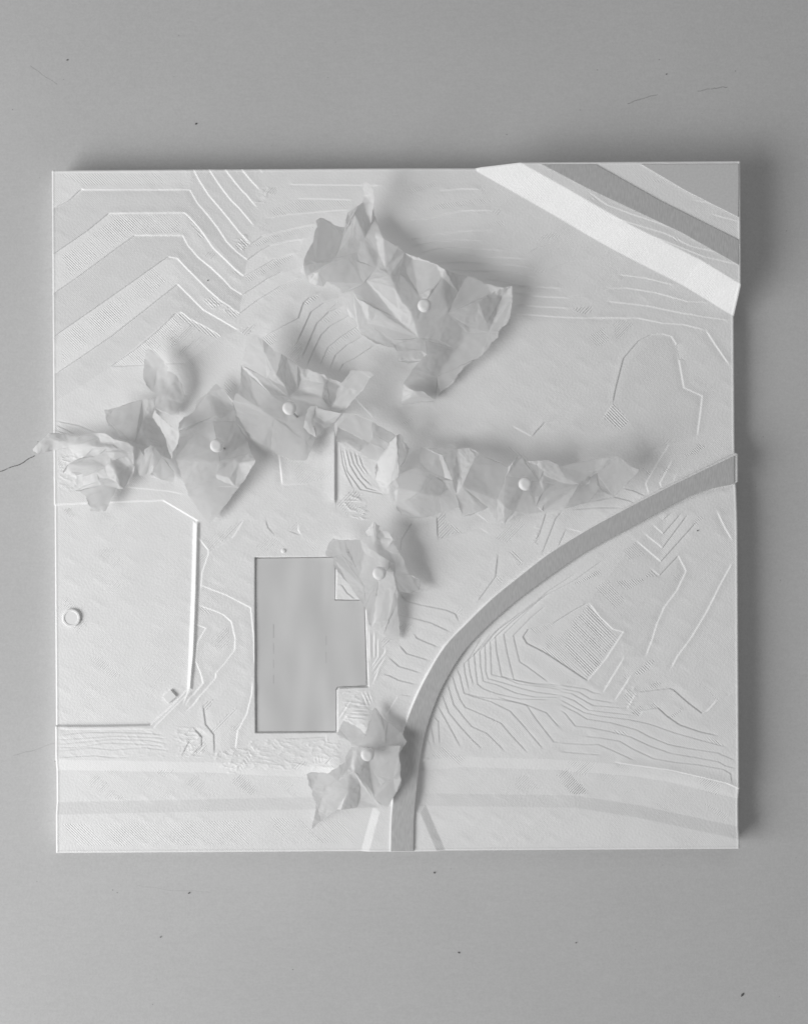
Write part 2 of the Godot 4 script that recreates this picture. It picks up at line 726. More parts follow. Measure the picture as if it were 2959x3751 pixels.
func _ready() -> void:
	# camera: straight above the table
	var cam := Camera3D.new()
	cam.name = "camera"
	cam.fov = 63.48
	cam.near = 0.01
	cam.far = 20.0
	cam.position = Vector3(0, 0.2484, 0)
	cam.rotation_degrees = Vector3(-90, 0, 0)
	add_child(cam)
	cam.current = true
	var env := Environment.new()
	env.background_mode = Environment.BG_COLOR
	env.background_color = grey(0.175)
	env.tonemap_mode = Environment.TONE_MAPPER_LINEAR
	env.tonemap_exposure = 1.0
	env.sdfgi_enabled = true
	env.ssao_enabled = true
	env.ssil_enabled = true
	var we := WorldEnvironment.new()
	we.name = "environment"
	we.environment = env
	add_child(we)
	# the window: low, to the left and a little below the picture
	var window := AreaLight3D.new()
	window.name = "window_light"
	window.area_size = Vector2(0.8, 0.42)
	window.light_energy = 1.06
	window.shadow_enabled = true
	window.area_range = 6.0
	add_child(window)
	var az := deg_to_rad(27)
	var el := deg_to_rad(26)
	window.position = Vector3(-cos(az) * cos(el), sin(el), sin(az) * cos(el)) * 0.95
	window.look_at_from_position(window.position, Vector3.ZERO, Vector3.UP)

	# a second, weaker opening beyond the upper side of the picture
	var far_window := AreaLight3D.new()
	far_window.name = "far_window_light"
	far_window.area_size = Vector2(1.6, 1.0)
	far_window.light_energy = 0.6
	far_window.shadow_enabled = true
	far_window.area_range = 6.0
	add_child(far_window)
	far_window.look_at_from_position(Vector3(0.0, 1.4, -1.4), Vector3.ZERO, Vector3.UP)

	# the table
	var table_mat := plain(1.0, 0.8)
	table_mat.metallic_specular = 0.3
	table_mat.albedo_texture = table_texture()
	var st := SurfaceTool.new()
	st.begin(Mesh.PRIMITIVE_TRIANGLES)
	st.set_smooth_group(-1)
	var e := 0.6
	var c8 := [Vector3(-e, 0, -e), Vector3(e, 0, -e), Vector3(e, 0, e), Vector3(-e, 0, e)]
	for i in 4:
		c8.append(c8[i] - Vector3(0, 0.03, 0))
	for q in [[0, 1, 2, 3], [4, 5, 1, 0], [5, 6, 2, 1], [6, 7, 3, 2], [7, 4, 0, 3], [7, 6, 5, 4]]:
		for t in [0, 1, 2, 0, 2, 3]:
			var p: Vector3 = c8[q[t]]
			st.set_uv(Vector2(p.x, p.z) / 0.32 + Vector2(0.5, 0.5))
			st.add_vertex(p)
	st.generate_normals()
	st.generate_tangents()
	var table := mesh_node("tabletop", st.commit(), table_mat, self)
	table.set_meta("kind", "structure")
	table.set_meta("label", "plain matt grey tabletop with faint grain and hairline scratches")

	# the print
	high.resize((N + 1) * (N + 1))
	# the site falls gently away to the right below the high bank
	for y in N + 1:
		var v := y * 2.0 * HALF / N - HALF
		for x in N + 1:
			var u := x * 2.0 * HALF / N - HALF
			high[y * (N + 1) + x] = TOP - 1.8 * smoothstep(-10.0, 105.0, u) * (1.0 - smoothstep(-22.0, 8.0, v))
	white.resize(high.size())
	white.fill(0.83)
	dist.resize(high.size())
	dist.fill(1e6)
	lean.resize(high.size())
	fade.resize(high.size())
	facing.resize(high.size())
	base_texture()
	raise([23.16,-101.43,24.52,-98.94,36.88,-91.98,47.17,-86.13,56.09,-80.84,65.7,-75.41,75.31,-70.53,84.92,-65.65,97.95,-57.58,119.23,-45.74,133.42,-113.14,23.24,-113.82], 0.0, 6.8, 9.5)
	raise([-110.34,-2,-98.97,-2.21,-88.16,-2.69,-68.07,-3.26,-58,2.76,-58.68,23.53,-59.48,41.54,-60.52,51.79,-66.37,57.71,-72.22,62.8,-85.8,62.99,-99.38,62.9,-110.74,62.83], -0.5, 0.28, NAN, [-58,2.76,-58.68,23.53,-59.48,41.54,-60.52,52.06], 0.7)
	raise([-59.38,2.75,-57.17,3.32,-57.71,23.54,-58.51,41.55,-59.69,52.34,-61.35,52.61,-60.87,41.53,-60.06,23.53], 0.5, 0.9)
	raise([-113.57,72.24,-70.63,73.34,-52.62,73.72,-38.77,74.64,-19.38,75.32,-5.52,75.4,9.04,73.27,20.12,72.51,45.75,73.5,67.9,75.3,80.36,77.32,96.27,81.3,119.09,86.98,118.92,114.69,-113.82,113.24], -0.7, 3.2)
	raise([-113.65,85.54,-61,84.76,-1.42,83.88,6.89,83.37,51.92,84.21,70.6,87.23,98.68,93.5,119.02,98.06,118.92,114.69,-113.82,113.24], 0.65, 3.4)
	raise([.04,72.39,9.04,72.58,9.59,73.28,7.37,74.37,6.32,86.28,8.26,86.57,13.72,99.49,14.37,107.11,-14.03,106.94,-10.52,99.06,-7.12,86.75,-2.81,84.84,-1.11,77.92], 0.0, 2.3, 6.45)
	raise([105.89,-19.09,98.25,-15.18,88.8,-10.81,77.69,-5.48,66.57,.14,55.45,6.16,44.32,13.02,35.97,19.34,27.62,26.08,19.95,33.37,13.68,39.98,8.78,47.85,5.27,54.76,2.74,60.97,1.04,66.51,-.39,74.81,-1.55,83.11,-2.3,91.42,-2.49,99.73,-2.53,107.01,5.09,107.05,4.85,100.26,5.04,92.65,5.49,86.41,6.37,78.11,7.53,70.49,9.38,62.89,12.2,55.28,15.7,48.38,20.6,41.07,26.87,34.59,35.23,27.3,44.97,20.16,54.71,13.57,64.44,8.23,75.56,2.34,83.9,-2.18,92.23,-5.32,98.89,-6.66,105.84,-10.08], 0.0, 0.35, 6.55)
	raise([-41.3,13.67,-17.47,13.54,-17.51,19.91,-17.69,26.14,-9.1,26.2,-8.75,37.7,-8.29,51.97,-16.88,52.19,-17.44,52.88,-17.51,65.21,-41.48,65.2], 0.0, 0.2, 5.15)
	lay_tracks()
	var print_mat := plain(1.0, 0.48)
	print_mat.vertex_color_use_as_albedo = true
	print_mat.normal_enabled = true
	var img := Image.create_from_data(TEX, TEX, false, Image.FORMAT_L8, relief)
	img.convert(Image.FORMAT_RGBA8)
	img.bump_map_to_normal_map(2.6)
	print_mat.normal_texture = ImageTexture.create_from_image(img)
	var model := thing("site_model", Vector3.ZERO)
	tag(model, "square white 3D-printed site model of stepped terrain lying on the grey table", "architectural model")
	mesh_node("printed_terrain", printed_mesh(), print_mat, model)
	# grey card let into it
	var card_mat := plain(1.0, 0.8)
	card_mat.albedo_texture = noise_tex(0.12, 3, 0.56, 0.63, 512, 41)
	card_mat.uv1_triplanar = true
	card_mat.uv1_scale = Vector3.ONE * 18.0
	# the footprint is glossy paper with uneven, upright patches
	var sheet_mat := plain(1.0, 0.42)
	sheet_mat.albedo_texture = noise_tex(0.008, 2, 0.57, 0.68, 512, 47)
	sheet_mat.uv1_triplanar = true
	sheet_mat.uv1_scale = Vector3(22, 9, 7)
	sheet_mat.normal_enabled = true
	sheet_mat.normal_texture = noise_tex(0.006, 2, 0, 1, 512, 48, true, 6.0)
	sheet_mat.normal_scale = 0.2
	var road_mat := plain(1.0, 0.75)
	road_mat.albedo_texture = noise_tex(0.2, 3, 0.41, 0.585, 512, 43)
	road_mat.uv1_triplanar = true
	road_mat.uv1_scale = Vector3(26, 20, 3.5)
	var left := pts([98.68,-15.05,98.27,-14.77,88.86,-10.42,77.79,-5.1,66.72,.49,55.64,6.49,44.56,13.32,36.24,19.61,27.92,26.32,20.29,33.59,14.04,40.17,9.16,48.01,5.67,54.88,3.15,61.08,1.46,66.58,.03,74.85,-1.13,83.12,-1.87,91.4,-2.06,99.68])
	var right := pts([98.64,-7.04,98.22,-6.77,91.59,-5.43,83.29,-2.31,74.98,2.19,63.91,8.06,54.22,13.38,44.52,19.94,34.82,27.05,26.49,34.32,20.25,40.76,15.37,48.04,11.88,54.92,9.07,62.49,7.23,70.07,6.08,77.65,5.2,85.92,4.75,92.13,4.57,99.72])
	left = smooth(left)
	right = smooth(right)
	right.reverse()
	left.append_array(right)
	mesh_node("road_strip", card_mesh(left, 6.98, 0.5), road_mat, model)
	mesh_node("straight_road_strip", card_mesh(pts([42.65,-99.29,58.3,-99.19,77.29,-88.32,99.27,-77.16,99.22,-69.94,82.68,-79.44,69.11,-85.92,55.53,-92.4]), 9.75, 0.35), road_mat, model)
	mesh_node("corner_panel", card_mesh(pts([71.23,-99.11,99.4,-99.07,99.36,-91.58,99.17,-83.69,84.11,-91.41]), 9.82, 0.4), card_mat, model)
	mesh_node("building_footprint_panel", card_mesh(pts([-41.03,14.08,-17.89,13.95,-17.97,26.42,-9.38,26.61,-9.18,39.08,-8.98,51.55,-17.29,51.78,-17.85,52.6,-17.93,64.93,-41.06,64.93]), 5.62, 0.4), sheet_mat, model)
	var dash_mat := plain(0.4, 0.7)  # thin dark dashes lying on the footprint panel
	for d in [[579, 1317, 1346, 0.1], [579, 1356, 1380, 0.07], [579, 1392, 1410, 0.06], [579, 1424, 1442, 0.08], [690, 1342, 1362, 0.06], [690, 1376, 1400, 0.05]]:
		var mark := BoxMesh.new()
		mark.size = Vector3(d[3] * 1.6, 0.012, (d[2] - d[1]) * 0.139) * MM
		mesh_node("dark_dash", mark, dash_mat, model).position = Vector3((d[0] - 836.5) * 0.139 - (d[1] - 1077.0) * 0.0009, 5.626, ((d[1] + d[2]) * 0.5 - 1077.0) * 0.139) * MM
	# a round tank and a small block printed on the sunken yard
	var white := plain(0.85, 0.48)
	var tank := mesh_node("round_tank", lathe([Vector2(0, 0.5), Vector2(1.85, 0.5), Vector2(2.05, 0.62), Vector2(2.5, 0.62), Vector2(2.65, 0.5), Vector2(2.7, -0.3)], 48, true), white, model)
	tank.position = Vector3(-95.09, 5.45, 31.13) * MM
	var block := CSGBox3D.new()
	block.name = "small_block"
	block.size = Vector3(2.9, 1.1, 2.6) * MM
	block.material = white
	block.rotation.y = deg_to_rad(40)
	block.position = Vector3(-66.48, 5.5, 54.34) * MM
	model.add_child(block)
	var bead := mesh_node("print_blob", ball(0.75, 0.0), white, model)
	bead.position = Vector3(-32.83, 6, 11.92) * MM
	bead.scale = Vector3(1, 0.5, 0.9)

	# crumpled tracing paper
	var tracing := plain(0.67, 0.5)
	tracing.backlight_enabled = true
	tracing.backlight = grey(0.72)
	tracing.transparency = BaseMaterial3D.TRANSPARENCY_ALPHA
	tracing.albedo_color.a = 0.95
	tracing.cull_mode = BaseMaterial3D.CULL_DISABLED
	var pieces := "torn pieces of crumpled tracing paper"
	var sheet := "crumpled_tracing_paper"
	rumple = 0.08
	paper(sheet, "largest crumpled tracing paper sheet with tall spire and trailing tail, top middle", pieces, Vector3(8.48, 16.5, -57.1), [[[-8.45, -92.82, 13.09, -7.48, -92.78, 13.83, -6.36, -91.65, 14.15, -5.74, -90.52, 14.17, -5.72, -89.36, 13.81, -5.43, -88.31, 13.65, -5.71, -86.66, 12.57, -5.63, -85.25, 10.8, -5.29, -84.42, 8.88, -4.36, -81.76, 8.89, -3.11, -77.83, 11.01, -.57, -76.62, 10.61, 1.12, -75.41, 10.84, 3.18, -74, 9.67, 5.81, -72.87, 10.21, 8.79, -71.46, 11.3, 11.75, -69.99, 12.4, 14.28, -67.95, 13.94, 16.98, -67.43, 12.07, 20.86, -67, 10.22, 23.13, -66.62, 10.18, 26.14, -64.91, 10.17, 29.16, -64.15, 10.11, 31.18, -63.16, 12.05, 32, -63.46, 11.49, 33.6, -63.74, 12.19, 34.07, -61.12, 9.32, 33.9, -58.59, 9.61, 33.44, -56.32, 9.61, 32.74, -53.69, 9.57, 31.09, -52.47, 9.14, 30.14, -51.36, 9.03, 29.93, -49.63, 9.19, 27.87, -48, 8.87, 27.29, -46.68, 8.82, 24.82, -44.07, 8.69, 22.55, -42.96, 8.6, 20.1, -41.15, 8.16, 18.2, -38.93, 7.89, 16.86, -36.67, 7.75, 13.64, -34.5, 7.08, 11.73, -32.2, 6.7, 9.04, -31.88, 6.94, 5.21, -32.54, 7.82, 2.75, -34.51, 7.46, 2.57, -36.56, 9.02, 5.24, -40.63, 9.5, 8, -43, 8.87, 3.74, -42.18, 8.94, 1.47, -43.27, 7.63, .91, -43.93, 9.19, .82, -45.66, 10.05, -.2, -46.69, 10.01, -2.27, -47.03, 9.89, -5.67, -48.03, 9.75, -9.89, -51.22, 8.22, -10.26, -52.95, 8.15, -11.2, -55.05, 8.11, -13.5, -56.69, 7.71, -13.71, -59.18, 8.4, -14.29, -61.04, 8.58, -15.3, -62.72, 8.7, -15.62, -64.08, 9.31, -19.49, -65.72, 10.3, -20.23, -64.14, 10.58, -22.33, -64.6, 10.34, -24.7, -66.32, 7.57, -25.28, -67.6, 9.11, -27.31, -68.91, 9.49, -25.71, -69.59, 13.27, -25.39, -70.93, 14.95, -24.03, -73.58, 14.73, -22.75, -75.88, 14.46, -22.31, -78.33, 14.9, -21.5, -80.02, 14.8, -21.79, -81.44, 15.48, -20.47, -82.67, 14.61, -18.9, -82.38, 13.52, -17.36, -81.67, 12.11, -15.78, -81.25, 10.78, -14.14, -81.42, 10.04, -13.79, -82.56, 12.16, -12.96, -84.41, 13.24, -12, -85.34, 13.55, -10.11, -86.02, 14.09, -8.91, -87.65, 11.97, -8.31, -89.91, 12.43, -8.66, -91.32, 12.66, -13.38, -81.61, 10.05, -14.75, -78.52, 9.69, -15.92, -75.21, 9.44, -16.89, -72.98, 9.32, -18.02, -71.61, 9.5, -21.95, -68.44, 10.09, -22.5, -70.91, 11.91, -11.13, -84.24, 12.66, -12.27, -78.78, 10.01, -13.13, -72.88, 8.95, -10.69, -74.75, 8.39, -8.34, -78.6, 9.35, -11.06, -71.99, 8.74, -6.64, -82.26, 8.57, -7.62, -75.15, 8.86, -10.12, -72.23, 8.56, -5.18, -69.84, 9.21, -2.51, -69.45, 10.07, -4.42, -74.36, 8.29, -5.66, -79.96, 9.74, -8.07, -66.43, 8.47, -9.01, -65.5, 8.82, -12.03, -63.3, 9.29, -1.37, -67.08, 11.35, .11, -63.57, 11.51, 2.15, -59.54, 11.82, 1.19, -57.44, 10.47, .23, -55.67, 9.24, 2.3, -53.7, 9.52, 5.98, -53.18, 10.85, 4.75, -56.51, 11.92, -10.53, -61, 9.37, -9.63, -58.88, 8.75, -7.59, -54.23, 8.28, -5.31, -52.16, 8.64, -.57, -49.12, 9.22, -.01, -47.7, 9.34, -7.49, -59.15, 9.88, -4.86, -57.69, 9.64, -2.23, -55.38, 9.72, 3.02, -48.72, 9.78, 7, -49.46, 9.73, 9.08, -48.74, 9.52, 8.5, -44.33, 8.82, 4.51, -43.95, 8.99, 7.55, -45.91, 9.5, 1.63, -67.79, 10.51, 5.44, -72.32, 9.18, 3.52, -68.16, 9.83, 13.58, -65.97, 12.69, 7.05, -61.57, 11.11, 8.72, -58.72, 11.2, 10.58, -62.54, 12.32, 18.2, -62.52, 10.1, 15.32, -56.24, 10.42, 27.59, -62.16, 10.53, 24.14, -59.6, 11.06, 21.52, -52.78, 7.99, 26.62, -53.99, 8.42, 23.88, -56.4, 9.51, 31.17, -61.62, 8.9, 29.36, -56.02, 7.79, 27.37, -51.33, 8.38, 20.97, -51.35, 7.58, 12.51, -49.23, 8.89, 9.43, -44.79, 9.41, 17.93, -46.73, 6.94, 12.32, -38.7, 7.19, 12.32, -35.69, 6.83],
		[[0,1,2,3,4,5,6,85,86,87], [85,6,7,8,101], [84,85,101,99,96,95], [101,8,9,10,107,99], [81,82,83,84,95,96,89,88], [80,81,88], [89,96,99,98,97,91,90], [69,70,71,72,73,74,75,76,77,78,79,80,88,89,90,91,92,94], [68,69,94,92,93,67], [67,93,65,66], [65,93,92,91,97,100,109,62,63,64], [97,98,103,100], [98,99,107,106,102], [98,102,104,103], [102,106,105,104], [107,10,11,12,13,105,106], [104,111,112,113,114,115,108], [103,104,108,109,100], [104,105,111], [105,13,135,136,134,111], [111,134,136,138,118,113,112], [13,14,15,16,17,137,140,138,136,135], [113,118,117,116,115,114], [138,140,139], [138,139,117,118], [139,142,151,152,130,129,117], [140,137,141,142,139], [137,17,18,19,141], [141,19,20,21,22,23,143,144,147,142], [143,23,24,25,26,148], [148,26,27,28,29,30,31,150,149], [143,148,149,146,144], [144,146,145,147], [142,147,145,151], [146,149,150,151,145], [151,150,31,32,33,34,35,154], [152,151,154,153,130], [154,35,36,37,38,39,40,156,155], [153,154,155], [153,155,156,40,41,42,43,44,45,46], [130,153,46,131,133], [108,115,116,127,126,125,119,110], [109,108,110], [62,109,110,119,120,121,56,57,58,59,60,61], [119,125,121,120], [125,126,127,116,117,129,128,123,122,121], [56,121,122,123,124,52,53,54,55], [123,128,124], [52,124,128,129,130,133,51], [51,133,131,132,50], [50,132,131,47,48,49]]],
		[[2.94, -35.74, 9.44, 5.38, -34.06, 10.45, 8.2, -33.84, 10.56, 10.11, -32.64, 9.59, 11.58, -31.63, 8.62, 7.48, -31.15, 8.14, 4.44, -30.69, 7.42, 2.15, -30.26, 7.33, 1.62, -31.2, 8.05, 2.16, -32.46, 8.53, 2.26, -34.67, 9.01, 5.57, -32.63, 9.89],
		[[0,1,11,8,9,10], [1,2,3,4,11], [11,4,5,6,7,8]]]], tracing, 100)
	rumple = 0.05
	paper(sheet, "star-shaped tracing paper with upright flap, pinned above the small square platform", pieces, Vector3(-29.26, 18, -28.39), [[[-40.79, -50.34, 13.96, -39.02, -49.51, 14.01, -37.42, -48.44, 13.89, -35.65, -46.94, 13.16, -34.02, -45.29, 13.17, -32.12, -44.47, 13.17, -30.9, -43.69, 12.19, -29.21, -42.74, 10.56, -27.78, -41.55, 11.01, -27.03, -40.95, 10.46, -25.43, -40.62, 9.96, -23.75, -40.01, 10.2, -21.51, -39.1, 10.61, -20.09, -38.74, 11.1, -18.5, -37.74, 10.41, -15.75, -36.9, 10.38, -15.07, -35.52, 8.54, -16.57, -30.65, 7.55, -18.78, -28.95, 7.92, -20.4, -26.65, 8.62, -22.91, -21.09, 8.85, -23.19, -19.7, 8.85, -24.02, -18.03, 8.98, -25.7, -14.43, 9.1, -27.34, -14.37, 9.24, -30.09, -14.71, 9.37, -33.65, -15.97, 9.6, -35.82, -17.76, 9.81, -38.21, -19.12, 10.32, -42.34, -22.46, 10.28, -45.64, -25.37, 11.62, -45.38, -27.58, 11.44, -46.09, -29.71, 11.97, -46.18, -31.06, 12.15, -45.09, -33.44, 12.71, -43.83, -36.81, 12.05, -43.99, -39.03, 11.86, -43.75, -41.82, 11.62, -42.75, -44.95, 12.44, -41.77, -47.79, 13.19, -43.63, -41, 11.56, -41.49, -38.55, 11.36, -38.52, -36.09, 11.16, -35.47, -33.29, 11.41, -41.92, -40.38, 11.93, -38.92, -37.35, 11.92, -35.23, -39.94, 12.64, -36.46, -37.89, 11.88, -33.6, -38.57, 12.6, -31.23, -35.36, 10.23, -30.49, -32.67, 9.69, -30.54, -29.38, 9.48, -36.72, -44.46, 13.33, -27.28, -37.81, 8.56, -25.86, -37.75, 8.87, -28.17, -35.08, 8.29, -20.3, -36.23, 10.46, -21.13, -32.68, 9.23, -19.34, -37.47, 10.38, -19.57, -34.84, 9.55, -18.79, -30.65, 7.69, -39.3, -29.72, 11.58, -34.83, -26.52, 10.5, -27.18, -25.98, 9.96, -26.38, -23.5, 9.86, -31.33, -24.9, 9.98, -25.89, -19.66, 9.53],
		[[0,1,2,52,46,47,44,37,38,39], [2,3,4,5,48,46,52], [37,44,45,43,42,41,40], [44,47,49,50,43,45], [46,48,49,47], [5,6,7,8,53,55,50,49,48], [8,9,10,54,53], [10,11,12,13,58,56,57,55,53,54], [13,14,15,16,17,18,60,59,58], [58,59,60,57,56], [55,57,60,18,19,63,51,50], [33,34,35,36,37,40,41,42,43,51,61], [43,50,51], [30,31,32,33,61,62,29], [61,51,65,62], [51,63,64,65], [29,62,65,64,66,23,24,25,26,27,28], [63,19,20,21,22,23,66,64]]],
		[[-12.21, -39.19, 15.9, -10.2, -39.01, 15.89, -7.22, -38.76, 16.15, -5.88, -38.09, 16.08, -5.35, -37.83, 16.02, -6.99, -36.97, 15.6, -7.83, -35.31, 14.98, -8.95, -33.78, 14.43, -10.93, -32.06, 13.24, -12.38, -30.31, 12.08, -14.1, -28.81, 11.01, -14.84, -27.92, 10.43, -17.2, -28.24, 10.18, -18.59, -28.82, 10.08, -17.07, -30.96, 11.59, -16.35, -33.97, 13.44, -15.33, -35.48, 14.2, -13.92, -37, 14.84, -13.04, -34.4, 14.1],
		[[0,1,2,3,4,5,6,7,18,15,16,17], [7,8,9,10,11,12,13,14,15,18]]],
		[[-24.16, -29.57, 12.04, -22.49, -29.8, 12.31, -21.71, -29.01, 11.98, -18.43, -28.32, 11.91, -15.23, -27.53, 12.58, -17.6, -25.35, 8.94, -20.05, -25.72, 9.46, -22.8, -27.38, 10.77, -20.1, -23.55, 9, -21.49, -21.61, 9.09, -22.72, -21.04, 9.3, -23.31, -23.73, 10.15, -23.63, -26.14, 10.84, -23.96, -21.6, 9.33, -26.45, -23, 9.32, -25.65, -26.12, 11.18, -25.01, -28.5, 11.85],
		[[1,2,3,4,5,6,7], [7,6,5,8,9,10,11,12], [0,1,7,12,11,10,13,14,15,16]]]], tracing, 200)
	paper(sheet, "kite-shaped tracing paper with long point hanging down beside the sunken yard", pieces, Vector3(-49.58, 17.5, -18.15), [[[-54.15, -33.99, 9.39, -51.56, -36.79, 9.12, -49.63, -35.11, 9.11, -47.09, -31.91, 8.1, -46.27, -29.85, 6.7, -46.58, -25.93, 6.7, -44.62, -24.52, 6.7, -43.8, -22.55, 6.7, -42.97, -20.3, 6.7, -42.28, -18.9, 6.7, -41.86, -16.82, 8.28, -39.9, -14.24, 11.55, -41.53, -11.44, 10.26, -43.37, -9, 9.36, -45.47, -6.54, 8.6, -48.63, -2.4, 8.24, -51.5, 1.2, 7.99, -53.95, 3.7, 7.67, -56.51, .61, 7.98, -58.13, -1.9, 8.12, -59.99, -4.69, 8.39, -60.86, -8.01, 9.21, -62.01, -11.58, 10, -62.74, -15.09, 11.28, -63.06, -16.48, 11.12, -62.43, -21.04, 9.27, -62.75, -23.36, 8.25, -62.19, -25.41, 9.85, -60.89, -27.19, 8.67, -58.39, -28.43, 8.65, -57.49, -29.92, 8.88, -57.24, -31.81, 9.27, -52, -27.69, 8.66, -56.4, -25.6, 7.75, -60.2, -23.73, 7.12, -58.03, -23.04, 6.89, -52.74, -25.84, 7.89, -51.43, -18.78, 8.97, -49.52, -27, 7.28, -46.45, -14.86, 9.01, -43.33, -10.1, 9.53, -51.5, -10.73, 8.88, -51.95, -9.38, 8.13, -47.8, -9.3, 9.36, -46.4, -7.1, 8.82, -52.79, -7.02, 8.18, -45.01, -13.72, 9.32, -55.84, -14.28, 10.31, -50.44, -14.28, 9.81],
		[[0,1,2,3,4,38,32,33,34,26,27,28,29,30,31], [34,33,32,36,35], [32,38,4,5,6,7,8,9,10,39,48,37,36], [26,34,35,36,37,47,23,24,25], [23,47,37,48,41,42,45,20,21,22], [42,41,43,44], [42,44,45], [48,39,43,41], [39,10,11,46], [39,46,40,44,43], [46,11,12,13,40], [40,13,14,44], [20,45,44,14,15,16,17,18,19]]]], tracing, 300)
	rumple = 0.13
